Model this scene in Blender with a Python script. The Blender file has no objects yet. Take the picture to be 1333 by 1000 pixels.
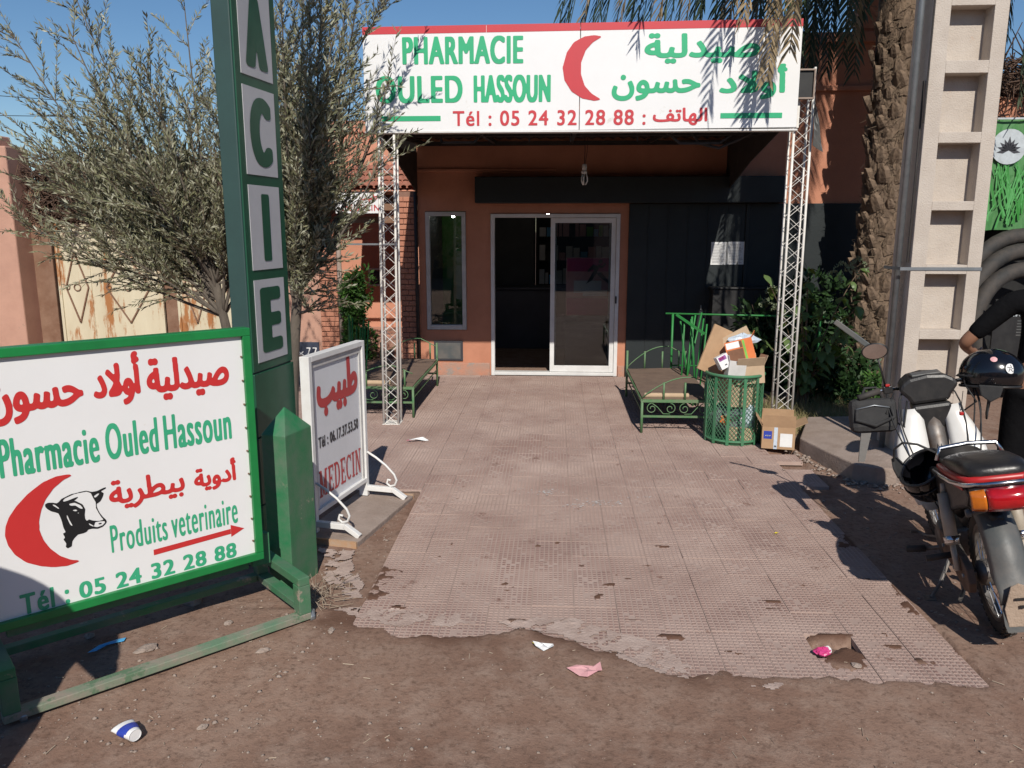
import bpy, math, random
import numpy as np
from mathutils import Vector, Matrix
R=math.radians; PI=math.pi
SC=bpy.context.scene
COL=SC.collection
random.seed(7); NR=np.random.RandomState(11)

# ---------------------------------------------------------------- camera, sky, sun, exposure
cam=bpy.data.cameras.new('camera'); camo=bpy.data.objects.new('camera',cam); COL.objects.link(camo)
cam.sensor_width=36; cam.lens=1040/1333*36; cam.clip_start=0.05; cam.clip_end=2000
camo.location=(0,0,1.85); camo.rotation_euler=(R(79),0,R(3.1)); SC.camera=camo
SUN_EL=39.0; SUN_AZ=173.5            # azimuth from +Y, clockwise
world=bpy.data.worlds.new('World'); SC.world=world; world.use_nodes=True
wn=world.node_tree; bg=wn.nodes['Background']
sky=wn.nodes.new('ShaderNodeTexSky'); sky.sky_type='NISHITA'; sky.sun_disc=False
sky.sun_elevation=R(SUN_EL); sky.sun_rotation=R(SUN_AZ); sky.altitude=450; sky.air_density=1.0; sky.dust_density=0.15; sky.ozone_density=3.0
hs=wn.nodes.new('ShaderNodeHueSaturation'); hs.inputs['Saturation'].default_value=1.15; wn.links.new(sky.outputs[0],hs.inputs['Color']); wn.links.new(hs.outputs[0],bg.inputs[0]); bg.inputs[1].default_value=0.086
sun=bpy.data.lights.new('sun','SUN'); sun.energy=4.6; sun.angle=R(0.5); sun.color=(1.0,0.94,0.85)
suno=bpy.data.objects.new('sun',sun); COL.objects.link(suno)
sd=Vector((math.sin(R(SUN_AZ))*math.cos(R(SUN_EL)),math.cos(R(SUN_AZ))*math.cos(R(SUN_EL)),math.sin(R(SUN_EL))))
suno.rotation_euler=sd.to_track_quat('Z','Y').to_euler(); suno.location=sd*30
SC.view_settings.view_transform='Standard'; SC.view_settings.look='None'
SC.view_settings.exposure=0.0; SC.view_settings.gamma=1.0; SC.view_settings.use_curve_mapping=False
SC.render.engine='CYCLES'; SC.cycles.max_bounces=6; SC.cycles.use_denoising=True

# ---------------------------------------------------------------- materials
def mat(name,col,col2=None,rough=0.8,scale=6.0,bump=0.0,bscale=80.0,metal=0.0,spots=None,detail=6,contrast=0.5,coat=0.0,stretch=None,world_co=False,spec=0.5):
    """procedural paint/plaster/metal; spots=(colour, scale, threshold) adds stains or rust"""
    m=bpy.data.materials.new(name); m.use_nodes=True; n=m.node_tree.nodes; l=m.node_tree.links
    b=n['Principled BSDF']; b.inputs['Metallic'].default_value=metal; b.inputs['Roughness'].default_value=rough
    b.inputs['Coat Weight'].default_value=coat; b.inputs['Specular IOR Level'].default_value=spec
    tc=n.new('ShaderNodeTexCoord'); src=tc.outputs['Object']
    if world_co:
        g=n.new('ShaderNodeNewGeometry'); src=g.outputs['Position']
    if stretch:
        mp=n.new('ShaderNodeMapping'); mp.inputs['Scale'].default_value=stretch; l.new(src,mp.inputs[0]); src=mp.outputs[0]
    if col2 is None: col2=tuple(c*0.72 for c in col)
    t=n.new('ShaderNodeTexNoise'); t.inputs['Scale'].default_value=scale; t.inputs['Detail'].default_value=detail; t.inputs['Roughness'].default_value=0.65
    l.new(src,t.inputs['Vector'])
    r=n.new('ShaderNodeMapRange'); r.inputs[1].default_value=0.5-contrast/2*0.6; r.inputs[2].default_value=0.5+contrast/2*0.6
    l.new(t.outputs['Fac'],r.inputs[0])
    mx=n.new('ShaderNodeMix'); mx.data_type='RGBA'; mx.inputs[6].default_value=(*col,1); mx.inputs[7].default_value=(*col2,1)
    l.new(r.outputs[0],mx.inputs[0]); out=mx.outputs[2]
    if spots:
        for (sc_,ss,th) in (spots if isinstance(spots,list) else [spots]):
            t2=n.new('ShaderNodeTexNoise'); t2.inputs['Scale'].default_value=ss; t2.inputs['Detail'].default_value=9; t2.inputs['Roughness'].default_value=0.72
            l.new(src,t2.inputs['Vector'])
            r2=n.new('ShaderNodeMapRange'); r2.inputs[1].default_value=th; r2.inputs[2].default_value=th+0.06; l.new(t2.outputs['Fac'],r2.inputs[0])
            m2=n.new('ShaderNodeMix'); m2.data_type='RGBA'; m2.inputs[7].default_value=(*sc_,1); l.new(out,m2.inputs[6]); l.new(r2.outputs[0],m2.inputs[0]); out=m2.outputs[2]
    l.new(out,b.inputs['Base Color'])
    rr=n.new('ShaderNodeMapRange'); rr.inputs[3].default_value=max(0,rough-0.08); rr.inputs[4].default_value=min(1,rough+0.1); l.new(t.outputs['Fac'],rr.inputs[0]); l.new(rr.outputs[0],b.inputs['Roughness'])
    if bump>0:
        tb=n.new('ShaderNodeTexNoise'); tb.inputs['Scale'].default_value=bscale; tb.inputs['Detail'].default_value=8; l.new(src,tb.inputs['Vector'])
        bp=n.new('ShaderNodeBump'); bp.inputs['Strength'].default_value=min(1,bump); bp.inputs['Distance'].default_value=0.01; l.new(tb.outputs['Fac'],bp.inputs['Height']); l.new(bp.outputs[0],b.inputs['Normal'])
    return m
def leafmat(name,c1,c2,back,rough=0.5,transl=0.25):
    m=bpy.data.materials.new(name); m.use_nodes=True; n=m.node_tree.nodes; l=m.node_tree.links; b=n['Principled BSDF']
    g=n.new('ShaderNodeNewGeometry'); cr=n.new('ShaderNodeMix'); cr.data_type='RGBA'; cr.inputs[6].default_value=(*c1,1); cr.inputs[7].default_value=(*c2,1)
    l.new(g.outputs['Random Per Island'],cr.inputs[0])
    mb=n.new('ShaderNodeMix'); mb.data_type='RGBA'; mb.inputs[7].default_value=(*back,1); l.new(cr.outputs[2],mb.inputs[6]); l.new(g.outputs['Backfacing'],mb.inputs[0])
    l.new(mb.outputs[2],b.inputs['Base Color']); b.inputs['Roughness'].default_value=rough; b.inputs['Specular IOR Level'].default_value=0.3
    if transl>0:
        tr=n.new('ShaderNodeBsdfTranslucent'); l.new(cr.outputs[2],tr.inputs[0]); ms=n.new('ShaderNodeMixShader'); ms.inputs[0].default_value=transl
        l.new(b.outputs[0],ms.inputs[1]); l.new(tr.outputs[0],ms.inputs[2]); l.new(ms.outputs[0],n['Material Output'].inputs[0])
    return m
M={}
M['terracotta']=mat('terracotta_render',(0.53,0.235,0.145),(0.45,0.195,0.12),0.9,3,0.35,120,spots=[((0.40,0.27,0.21),2.2,0.63)])
M['base_plaster']=mat('worn_plinth',(0.36,0.24,0.19),(0.50,0.22,0.14),0.95,5,0.6,60,spots=((0.30,0.25,0.22),7,0.55))
M['pink']=mat('pink_plaster',(0.52,0.30,0.22),(0.44,0.25,0.185),0.92,2.5,0.4,70,spots=((0.36,0.23,0.17),4,0.62))
M['salmon']=mat('salmon_render',(0.58,0.27,0.18),(0.50,0.23,0.15),0.9,3,0.3,90)
M['darknavy']=mat('dark_teal_steel',(0.011,0.017,0.019),(0.008,0.013,0.015),0.6,3,0.1,40,spots=((0.05,0.06,0.055),9,0.70))
M['black']=mat('black_steel',(0.012,0.012,0.013),(0.02,0.02,0.02),0.5,8)
M['darksteel']=mat('dark_canopy_steel',(0.035,0.028,0.025),(0.02,0.017,0.016),0.7,6,0.1)
M['alu']=mat('white_aluminium',(0.72,0.72,0.71),(0.62,0.61,0.60),0.45,5,spots=((0.45,0.40,0.36),18,0.70))
M['greyalu']=mat('grey_aluminium',(0.58,0.57,0.55),(0.46,0.45,0.43),0.5,7)
M['signwhite']=mat('white_sign_sheet',(0.80,0.80,0.80),(0.745,0.745,0.74),0.35,1.6,contrast=0.7,spots=[((0.64,0.61,0.56),3.5,0.64),((0.45,0.40,0.34),60,0.745)],bump=0.05,bscale=3)
M['red']=mat('red_print',(0.56,0.045,0.055),(0.50,0.04,0.05),0.4,2)
M['sigred']=mat('red_vinyl',(0.58,0.035,0.035),(0.52,0.03,0.03),0.4,2)
M['green']=mat('green_print',(0.03,0.42,0.19),(0.028,0.37,0.17),0.4,2)
M['greenvinyl']=mat('green_vinyl',(0.045,0.40,0.21),(0.04,0.36,0.19),0.4,2)
M['blackprint']=mat('black_print',(0.012,0.012,0.014),None,0.5,2)
M['darkprint']=mat('grey_black_print',(0.05,0.05,0.06),None,0.5,2)
M['medred']=mat('faded_red_print',(0.50,0.055,0.06),(0.42,0.06,0.06),0.5,4)
M['framegreen']=mat('green_gloss_paint',(0.012,0.22,0.055),(0.010,0.17,0.045),0.35,6,0.05,90,spots=[((0.38,0.33,0.28),34,0.70),((0.10,0.16,0.10),5,0.66)])
M['dustygreen']=mat('dusty_green_paint',(0.020,0.17,0.065),(0.10,0.17,0.11),0.6,5,0.1,90,spots=[((0.33,0.27,0.22),6,0.60),((0.30,0.12,0.05),16,0.70)])
M['railgreen']=mat('worn_green_rail_paint',(0.13,0.22,0.14),(0.28,0.23,0.19),0.7,9,0.1,90,spots=((0.10,0.17,0.10),6,0.55))
M['pylongreen']=mat('pylon_green',(0.012,0.085,0.045),(0.010,0.065,0.035),0.45,4,spots=((0.05,0.11,0.07),8,0.66))
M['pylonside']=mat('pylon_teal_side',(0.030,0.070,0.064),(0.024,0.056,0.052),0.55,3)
M['pylongrey']=mat('pylon_letter_panel',(0.50,0.50,0.52),(0.45,0.45,0.47),0.5,3)
M['trusswhite']=mat('white_truss_paint',(0.80,0.78,0.74),(0.70,0.67,0.62),0.5,14,0.05,100,spots=((0.26,0.12,0.07),30,0.68))
M['medwhite']=mat('white_frame_paint',(0.74,0.74,0.73),(0.66,0.65,0.63),0.45,10,spots=((0.42,0.26,0.16),22,0.69))
M['medpanel']=mat('pale_grey_panel',(0.70,0.71,0.74),(0.64,0.65,0.67),0.4,3)
M['concrete']=mat('pale_concrete',(0.52,0.46,0.40),(0.45,0.39,0.335),0.95,4,0.5,90,spots=[((0.36,0.29,0.24),45,0.69),((0.50,0.35,0.26),3,0.64)])
M['slab']=mat('dusty_slab_concrete',(0.34,0.27,0.23),(0.26,0.20,0.165),0.95,6,0.7,60)
M['mortar']=mat('dusty_mortar',(0.47,0.365,0.315),(0.36,0.265,0.225),0.95,12,0.6,90)
M['galv']=mat('galvanised_pipe',(0.32,0.34,0.36),(0.24,0.26,0.27),0.4,12,metal=0.6)
M['brick']=mat('salmon_brick',(0.48,0.22,0.14),(0.40,0.17,0.11),0.9,9,0.4,90)
M['joint']=mat('brick_joint',(0.27,0.15,0.11),None,0.95,9)
M['rooftile']=mat('clay_roof_tile',(0.42,0.17,0.11),(0.30,0.12,0.08),0.85,10,0.3,60,spots=((0.25,0.16,0.12),12,0.6))
M['rustgate']=mat('rusty_cream_steel',(0.62,0.56,0.41),(0.54,0.47,0.33),0.7,2.2,0.1,50,spots=[((0.36,0.15,0.05),2.4,0.53),((0.24,0.10,0.04),20,0.68)],stretch=(1.6,1,0.35))
M['brown']=mat('brown_rust_post',(0.17,0.085,0.05),(0.25,0.15,0.10),0.85,4,0.3,60)
M['wood']=mat('rough_brown_board',(0.235,0.175,0.125),(0.18,0.13,0.09),0.9,6,0.3,70,stretch=(1,6,1))
M['bedgreen']=mat('bed_green_paint',(0.07,0.20,0.075),(0.14,0.20,0.11),0.55,12,spots=((0.22,0.15,0.10),24,0.66))
M['rodgreen']=mat('bright_green_rods',(0.02,0.22,0.045),(0.03,0.17,0.045),0.5,8)
M['bingreen']=mat('bin_green_paint',(0.045,0.20,0.09),(0.07,0.18,0.10),0.6,9,spots=((0.25,0.17,0.12),14,0.66))
M['cardboard']=mat('brown_cardboard',(0.44,0.285,0.165),(0.38,0.24,0.14),0.9,8,0.15,150)
M['cardboard2']=mat('pale_cardboard',(0.50,0.37,0.25),(0.44,0.32,0.21),0.9,8,0.15,150)
M['orange']=mat('orange_carton',(0.66,0.17,0.03),(0.58,0.14,0.03),0.6,9)
M['kraft']=mat('brown_carton_print',(0.20,0.085,0.04),None,0.7,9)
M['paper']=mat('white_paper',(0.78,0.78,0.77),(0.70,0.70,0.70),0.8,12)
M['plasticbag']=mat('pale_blue_plastic_bag',(0.58,0.66,0.74),(0.48,0.56,0.66),0.3,12,0.6,30)
M['greybag']=mat('grey_plastic_bag',(0.20,0.22,0.23),(0.13,0.15,0.16),0.35,9,0.8,25)
M['blue']=mat('blue_print',(0.03,0.06,0.42),None,0.5,9)
M['cyan']=mat('cyan_print',(0.10,0.42,0.75),(0.08,0.36,0.66),0.5,9)
M['pinkp']=mat('pink_print',(0.75,0.42,0.42),(0.68,0.34,0.36),0.5,18)
M['magenta']=mat('magenta_print',(0.60,0.05,0.20),(0.50,0.04,0.18),0.4,30)
M['yellow']=mat('yellow_print',(0.75,0.60,0.03),None,0.5,9)
M['lime']=mat('lime_print',(0.18,0.50,0.05),None,0.5,9)
M['purple']=mat('purple_print',(0.33,0.10,0.35),None,0.5,9)
M['stone']=mat('pale_stone',(0.36,0.29,0.245),(0.26,0.20,0.165),0.95,14,0.7,90)
M['rug']=mat('brown_mat',(0.19,0.13,0.095),(0.15,0.10,0.075),0.95,10,0.5,150)
M['bark']=mat('olive_bark',(0.15,0.125,0.10),(0.09,0.075,0.06),0.95,12,0.8,50,stretch=(1,1,0.3))
M['palmbark']=mat('palm_boot',(0.215,0.15,0.10),(0.105,0.072,0.05),0.95,9,1.0,60,spots=((0.30,0.235,0.17),14,0.63),stretch=(1,1,.6))
M['twig']=mat('twig_brown',(0.16,0.115,0.075),None,0.9,10)
M['thatch']=mat('dry_brush',(0.13,0.075,0.05),(0.08,0.05,0.035),0.95,10)
M['olive']=leafmat('olive_leaf',(0.155,0.165,0.092),(0.27,0.265,0.155),(0.36,0.355,0.26),0.45,0.12)
M['palmleaf']=leafmat('palm_leaflet',(0.045,0.075,0.045),(0.085,0.105,0.06),(0.06,0.085,0.05),0.45,0.12)
M['palmdry']=leafmat('dry_palm_leaflet',(0.38,0.28,0.16),(0.27,0.20,0.11),(0.33,0.25,0.15),0.6,0.15)
M['shrub']=leafmat('broad_leaf',(0.065,0.14,0.028),(0.16,0.23,0.05),(0.13,0.2,0.07),0.4,0.3)
M['shrubdark']=leafmat('dark_leaf',(0.02,0.05,0.018),(0.035,0.075,0.022),(0.035,0.07,0.03),0.45,0.2)
M['hedge']=leafmat('hedge_leaf',(0.035,0.10,0.02),(0.075,0.16,0.03),(0.06,0.13,0.035),0.45,0.2)
M['seedhead']=leafmat('seed_head',(0.22,0.28,0.16),(0.30,0.34,0.22),(0.24,0.28,0.17),0.7,0.2)
M['drygrass']=leafmat('dry_grass_blade',(0.34,0.27,0.14),(0.17,0.18,0.07),(0.28,0.24,0.12),0.7,0.2)
M['straw']=leafmat('straw_bit',(0.42,0.34,0.26),(0.30,0.23,0.17),(0.36,0.29,0.22),0.8,0)
M['rubber']=mat('tyre_rubber',(0.028,0.027,0.026),(0.06,0.05,0.043),0.75,9,0.2,90)
M['plastic']=mat('black_plastic',(0.014,0.014,0.015),(0.026,0.024,0.023),0.42,14,0.06,120,spots=((0.085,0.07,0.058),9,0.60))
M['helmet']=mat('black_gloss_shell',(0.006,0.006,0.008),None,0.16,4,coat=0.6)
M['vinylseat']=mat('black_seat_vinyl',(0.013,0.012,0.012),(0.024,0.022,0.02),0.36,10,0.15,45,spots=((0.06,0.05,0.042),7,0.64))
M['seatred']=mat('red_seat_piping',(0.50,0.022,0.022),None,0.35,5)
M['chrome']=mat('scratched_chrome',(0.68,0.69,0.72),(0.52,0.53,0.55),0.2,20,metal=1.0)
M['mirror']=mat('mirror_glass',(0.85,0.86,0.88),None,0.03,4,metal=1.0)
M['whitebody']=mat('white_fairing',(0.70,0.69,0.66),(0.64,0.62,0.58),0.3,5,coat=0.3,spots=((0.35,0.27,0.21),12,0.70))
M['mudgrey']=mat('dusty_grey_mudguard',(0.075,0.085,0.088),(0.13,0.12,0.11),0.5,5,0.1,50)
M['mud']=mat('dried_mud',(0.38,0.29,0.22),(0.32,0.24,0.18),0.95,9,0.6,70)
M['steelmoto']=mat('dirty_engine_metal',(0.20,0.19,0.18),(0.13,0.10,0.08),0.5,12,metal=0.5)
M['ruststeel']=mat('rusty_chain_case',(0.15,0.09,0.06),(0.09,0.06,0.045),0.75,12,0.2,60)
M['shock']=mat('cream_shock_cover',(0.42,0.37,0.30),(0.33,0.28,0.22),0.5,8)
M['lensred']=mat('red_lens',(0.40,0.008,0.012),(0.32,0.006,0.01),0.12,40,coat=0.5)
M['lensorange']=mat('orange_lens',(0.55,0.15,0.012),(0.46,0.12,0.01),0.15,40,coat=0.5)
M['bagfabric']=mat('black_bag_fabric',(0.02,0.02,0.021),(0.035,0.034,0.034),0.8,20,0.3,200)
M['whitepaint']=mat('white_plaster_splash',(0.72,0.70,0.68),None,0.9,9)
M['cloth']=mat('black_cotton',(0.006,0.006,0.007),(0.009,0.009,0.010),1.0,8,0.4,40,spec=0.05)
M['cloth2']=mat('navy_trousers',(0.02,0.022,0.035),(0.03,0.032,0.045),0.95,8,0.4,40)
M['skin']=mat('brown_skin',(0.30,0.15,0.09),(0.26,0.125,0.075),0.55,8)
M['hair']=mat('black_hair',(0.012,0.010,0.009),None,0.6,30,0.6,150)
M['bannergreen']=mat('grass_photo_banner',(0.035,0.15,0.04),(0.10,0.27,0.09),0.5,9,contrast=0.9,stretch=(3,1,0.8))
M['bluewhite']=mat('pale_vinyl',(0.50,0.55,0.58),None,0.5,9)
M['plaque']=mat('navy_plaque',(0.025,0.035,0.06),(0.04,0.05,0.08),0.6,5)
M['ceramic']=mat('lamp_tube_glass',(0.75,0.75,0.73),None,0.25,5)
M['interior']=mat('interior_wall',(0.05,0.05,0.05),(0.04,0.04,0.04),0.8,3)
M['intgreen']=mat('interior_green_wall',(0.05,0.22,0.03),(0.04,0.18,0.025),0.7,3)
M['cable']=mat('black_cable',(0.015,0.015,0.016),None,0.6,9)
def glassmat():
    m=bpy.data.materials.new('shop_glass'); m.use_nodes=True; n=m.node_tree.nodes; l=m.node_tree.links
    n.remove(n['Principled BSDF']); tr=n.new('ShaderNodeBsdfTransparent'); tr.inputs[0].default_value=(0.72,0.76,0.76,1)
    gl=n.new('ShaderNodeBsdfGlossy'); gl.inputs['Roughness'].default_value=0.02; fr=n.new('ShaderNodeFresnel'); fr.inputs[0].default_value=2.0
    ms=n.new('ShaderNodeMixShader'); l.new(fr.outputs[0],ms.inputs[0]); l.new(tr.outputs[0],ms.inputs[1]); l.new(gl.outputs[0],ms.inputs[2]); l.new(ms.outputs[0],n['Material Output'].inputs[0])
    return m
M['glass']=glassmat()
def emis(name,col,s):
    m=bpy.data.materials.new(name); m.use_nodes=True; b=m.node_tree.nodes['Principled BSDF']; b.inputs['Base Color'].default_value=(*col,1)
    b.inputs['Emission Color'].default_value=(*col,1); b.inputs['Emission Strength'].default_value=s; return m
M['lamp']=emis('lit_lamp',(1,0.97,0.9),60)

def dirtmat():
    m=bpy.data.materials.new('brown_dirt'); m.use_nodes=True; n=m.node_tree.nodes; l=m.node_tree.links; b=n['Principled BSDF']; b.inputs['Roughness'].default_value=0.95; b.inputs['Specular IOR Level'].default_value=0.15
    g=n.new('ShaderNodeNewGeometry'); P=g.outputs['Position']
    def noise(s,d=6,r=0.6):
        t=n.new('ShaderNodeTexNoise'); t.inputs['Scale'].default_value=s; t.inputs['Detail'].default_value=d; t.inputs['Roughness'].default_value=r; l.new(P,t.inputs['Vector']); return t.outputs['Fac']
    def rng(x,a,b_): 
        r=n.new('ShaderNodeMapRange'); r.inputs[1].default_value=a; r.inputs[2].default_value=b_; l.new(x,r.inputs[0]); return r.outputs[0]
    def mixc(f,c1,c2):
        x=n.new('ShaderNodeMix'); x.data_type='RGBA'; l.new(f,x.inputs[0])
        for i,c in ((6,c1),(7,c2)):
            if isinstance(c,tuple): x.inputs[i].default_value=(*c,1)
            else: l.new(c,x.inputs[i])
        return x.outputs[2]
    c=mixc(rng(noise(0.9,4),0.38,0.62),(0.205,0.122,0.088),(0.275,0.180,0.135))
    c=mixc(rng(noise(7,8,0.7),0.45,0.70),c,(0.31,0.22,0.172))
    c=mixc(rng(noise(38,6,0.7),0.50,0.72),c,(0.135,0.084,0.062))
    v=n.new('ShaderNodeTexVoronoi'); v.inputs['Scale'].default_value=85; l.new(P,v.inputs['Vector'])
    rr=n.new('ShaderNodeMapRange'); rr.inputs[1].default_value=0.16; rr.inputs[2].default_value=0.10; l.new(v.outputs['Distance'],rr.inputs[0])
    sm=n.new('ShaderNodeMath'); sm.operation='MULTIPLY'; l.new(rr.outputs[0],sm.inputs[0]); l.new(rng(noise(9,5,0.7),0.52,0.60),sm.inputs[1])
    c=mixc(sm.outputs[0],c,(0.40,0.32,0.27))
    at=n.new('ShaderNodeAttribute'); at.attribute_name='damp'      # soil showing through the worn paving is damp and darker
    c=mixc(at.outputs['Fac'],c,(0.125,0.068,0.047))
    l.new(c,b.inputs['Base Color'])
    ad=n.new('ShaderNodeMath'); ad.operation='ADD'; l.new(noise(60,10,0.7),ad.inputs[0]); l.new(noise(14,6,0.6),ad.inputs[1])
    bp=n.new('ShaderNodeBump'); bp.inputs['Strength'].default_value=0.55; bp.inputs['Distance'].default_value=0.010; l.new(ad.outputs[0],bp.inputs['Height']); l.new(bp.outputs[0],b.inputs['Normal'])
    return m
M['dirt']=dirtmat()
def tilemat():
    m=bpy.data.materials.new('grid_paving_tile'); m.use_nodes=True; n=m.node_tree.nodes; l=m.node_tree.links; b=n['Principled BSDF']; b.inputs['Roughness'].default_value=0.9; b.inputs['Specular IOR Level'].default_value=0.2
    g=n.new('ShaderNodeNewGeometry'); P=g.outputs['Position']; tc=n.new('ShaderNodeTexCoord')
    sp=n.new('ShaderNodeSeparateXYZ'); l.new(tc.outputs['Object'],sp.inputs[0])
    up=n.new('ShaderNodeMapRange'); up.inputs[1].default_value=0.0006; up.inputs[2].default_value=0.0014; l.new(sp.outputs['Z'],up.inputs[0])
    def noise(s,d=6,r=0.6):
        t=n.new('ShaderNodeTexNoise'); t.inputs['Scale'].default_value=s; t.inputs['Detail'].default_value=d; t.inputs['Roughness'].default_value=r; l.new(P,t.inputs['Vector']); return t.outputs['Fac']
    def rng(x,a,b_): 
        r=n.new('ShaderNodeMapRange'); r.inputs[1].default_value=a; r.inputs[2].default_value=b_; l.new(x,r.inputs[0]); return r.outputs[0]
    def mixc(f,c1,c2):
        x=n.new('ShaderNodeMix'); x.data_type='RGBA'; l.new(f,x.inputs[0])
        for i,c in ((6,c1),(7,c2)):
            if isinstance(c,tuple): x.inputs[i].default_value=(*c,1)
            else: l.new(c,x.inputs[i])
        return x.outputs[2]
    oi=n.new('ShaderNodeObjectInfo')
    top=mixc(rng(noise(3.5,5),0.35,0.65),(0.235,0.142,0.120),(0.185,0.115,0.105))
    ov=n.new('ShaderNodeMath'); ov.operation='MULTIPLY'; ov.inputs[1].default_value=0.6; l.new(oi.outputs['Random'],ov.inputs[0]); top=mixc(ov.outputs[0],top,(0.31,0.21,0.18))
    dust=mixc(rng(noise(1.4,4),0.35,0.65),(0.435,0.330,0.285),(0.35,0.255,0.218))
    cover=rng(noise(1.3,7,0.7),0.40,0.64)     # how much dust lies over the raised squares
    mm=n.new('ShaderNodeMath'); mm.operation='SUBTRACT'; l.new(up.outputs[0],mm.inputs[0]); l.new(cover,mm.inputs[1]); mm.use_clamp=True
    mm2=n.new('ShaderNodeMath'); mm2.operation='MULTIPLY_ADD'; mm2.inputs[1].default_value=0.92; mm2.inputs[2].default_value=0.0; l.new(mm.outputs[0],mm2.inputs[0])
    c=mixc(mm2.outputs[0],dust,top)
    c=mixc(rng(noise(5,9,0.8),0.60,0.66),c,(0.185,0.108,0.085))
    c=mixc(rng(noise(24,7,0.75),0.66,0.74),c,(0.18,0.105,0.085))
    l.new(c,b.inputs['Base Color'])
    bp=n.new('ShaderNodeBump'); bp.inputs['Strength'].default_value=0.5; bp.inputs['Distance'].default_value=0.004; l.new(noise(110,6,0.7),bp.inputs['Height']); l.new(bp.outputs[0],b.inputs['Normal'])
    return m
M['tile']=tilemat()

# ---------------------------------------------------------------- mesh helpers
class MB:
    def __init__(s): s.v=[]; s.f=[]; s.mi=[]; s.m=0
    def add(s,vs,fs):
        o=len(s.v); s.v.extend([tuple(v) for v in vs]); s.f.extend([tuple(i+o for i in f) for f in fs]); s.mi.extend([s.m]*len(fs)); return s
    def box(s,c,d,rz=0.0,T=None):
        x,y,z=d[0]/2,d[1]/2,d[2]/2
        vs=[Vector(p) for p in ((-x,-y,-z),(x,-y,-z),(x,y,-z),(-x,y,-z),(-x,-y,z),(x,-y,z),(x,y,z),(-x,y,z))]
        if T is None: T=Matrix.Rotation(rz,3,'Z') if rz else Matrix.Identity(3)
        vs=[T@v+Vector(c) for v in vs]
        return s.add(vs,[(0,3,2,1),(4,5,6,7),(0,1,5,4),(1,2,6,5),(2,3,7,6),(3,0,4,7)])
    def bx(s,x0,x1,y0,y1,z0,z1): return s.box(((x0+x1)/2,(y0+y1)/2,(z0+z1)/2),(x1-x0,y1-y0,z1-z0))
    def beam(s,a,b,w,h,up=(0,0,1)):
        a=Vector(a); b=Vector(b); d=(b-a); L=d.length; d.normalize(); u=Vector(up); sx=d.cross(u)
        if sx.length<1e-4: sx=d.cross(Vector((0,1,0)))
        sx.normalize(); uz=sx.cross(d)
        T=Matrix((sx,d,uz)).transposed()
        return s.box((a+b)/2,(w,L,h),T=T)
    def tube(s,pts,r,n=6,closed=False,cap=True):
        pts=[Vector(p) for p in pts]; N=len(pts); rs=r if isinstance(r,(list,tuple)) else [r]*N
        vs=[]; fs=[]; ref=None
        for i,p in enumerate(pts):
            if closed: t=pts[(i+1)%N]-pts[i-1]
            else: t=pts[min(i+1,N-1)]-pts[max(i-1,0)]
            if t.length<1e-9: t=Vector((0,0,1))
            t.normalize()
            if ref is None: ref=Vector((0,0,1)) if abs(t.z)<0.9 else Vector((0,1,0))
            a=t.cross(ref)
            if a.length<1e-5: a=t.cross(Vector((1,0.3,0)))
            a.normalize(); bb=a.cross(t).normalized(); ref=bb
            for k in range(n):
                q=2*PI*k/n; vs.append(p+a*(math.cos(q)*rs[i])+bb*(math.sin(q)*rs[i]))
        M_=N if closed else N-1
        for i in range(M_):
            j=(i+1)%N
            for k in range(n):
                fs.append((i*n+k,i*n+(k+1)%n,j*n+(k+1)%n,j*n+k))
        if cap and not closed: fs.append(tuple(range(n))[::-1]); fs.append(tuple((N-1)*n+k for k in range(n)))
        return s.add(vs,fs)
    def lathe(s,prof,n=16,T=None,cap=True):
        vs=[];fs=[]
        for (r,z) in prof:
            for k in range(n):
                q=2*PI*k/n; v=Vector((r*math.cos(q),r*math.sin(q),z)); vs.append(T@v if T is not None else v)
        for i in range(len(prof)-1):
            for k in range(n): fs.append((i*n+k,i*n+(k+1)%n,(i+1)*n+(k+1)%n,(i+1)*n+k))
        if cap: fs.append(tuple(range(n))[::-1]); fs.append(tuple((len(prof)-1)*n+k for k in range(n)))
        return s.add(vs,fs)
    def prism(s,poly,fn0,fn1):
        """closed polygon (list of 2-D points) between two mappings 2-D -> 3-D"""
        n=len(poly); a=[fn0(*p) for p in poly]; b=[fn1(*p) for p in poly]
        return s.add(a+b,[tuple(range(n))[::-1],tuple(range(n,2*n))]+[(i,(i+1)%n,n+(i+1)%n,n+i) for i in range(n)])
    def sheet(s,grid):
        nr=len(grid); nc=len(grid[0]); return s.add([p for r in grid for p in r],[(i*nc+j,i*nc+j+1,(i+1)*nc+j+1,(i+1)*nc+j) for i in range(nr-1) for j in range(nc-1)])
    def build(s,name,mats,parent=None,smooth=False,bevel=0.0,sub=0,solid=0.0,wc=False):
        me=bpy.data.meshes.new(name); vs=s.v
        if wc and parent is not None:
            X=Matrix.Identity(4); p=parent
            while p is not None: X=p.matrix_basis@X; p=p.parent
            X=X.inverted(); vs=[X@Vector(v) for v in vs]
        me.from_pydata([tuple(v) for v in vs],[],s.f)
        for m in (mats if isinstance(mats,(list,tuple)) else [mats]): me.materials.append(m)
        if any(s.mi): me.polygons.foreach_set('material_index',s.mi)
        if smooth: me.polygons.foreach_set('use_smooth',[True]*len(me.polygons))
        me.update()
        o=bpy.data.objects.new(name,me); COL.objects.link(o)
        if parent is not None: o.parent=parent
        if solid: d=o.modifiers.new('thickness','SOLIDIFY'); d.thickness=solid
        if bevel: d=o.modifiers.new('bevel','BEVEL'); d.width=bevel; d.segments=2; d.limit_method='ANGLE'
        if sub: d=o.modifiers.new('smooth','SUBSURF'); d.levels=sub; d.render_levels=sub
        return o
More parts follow.
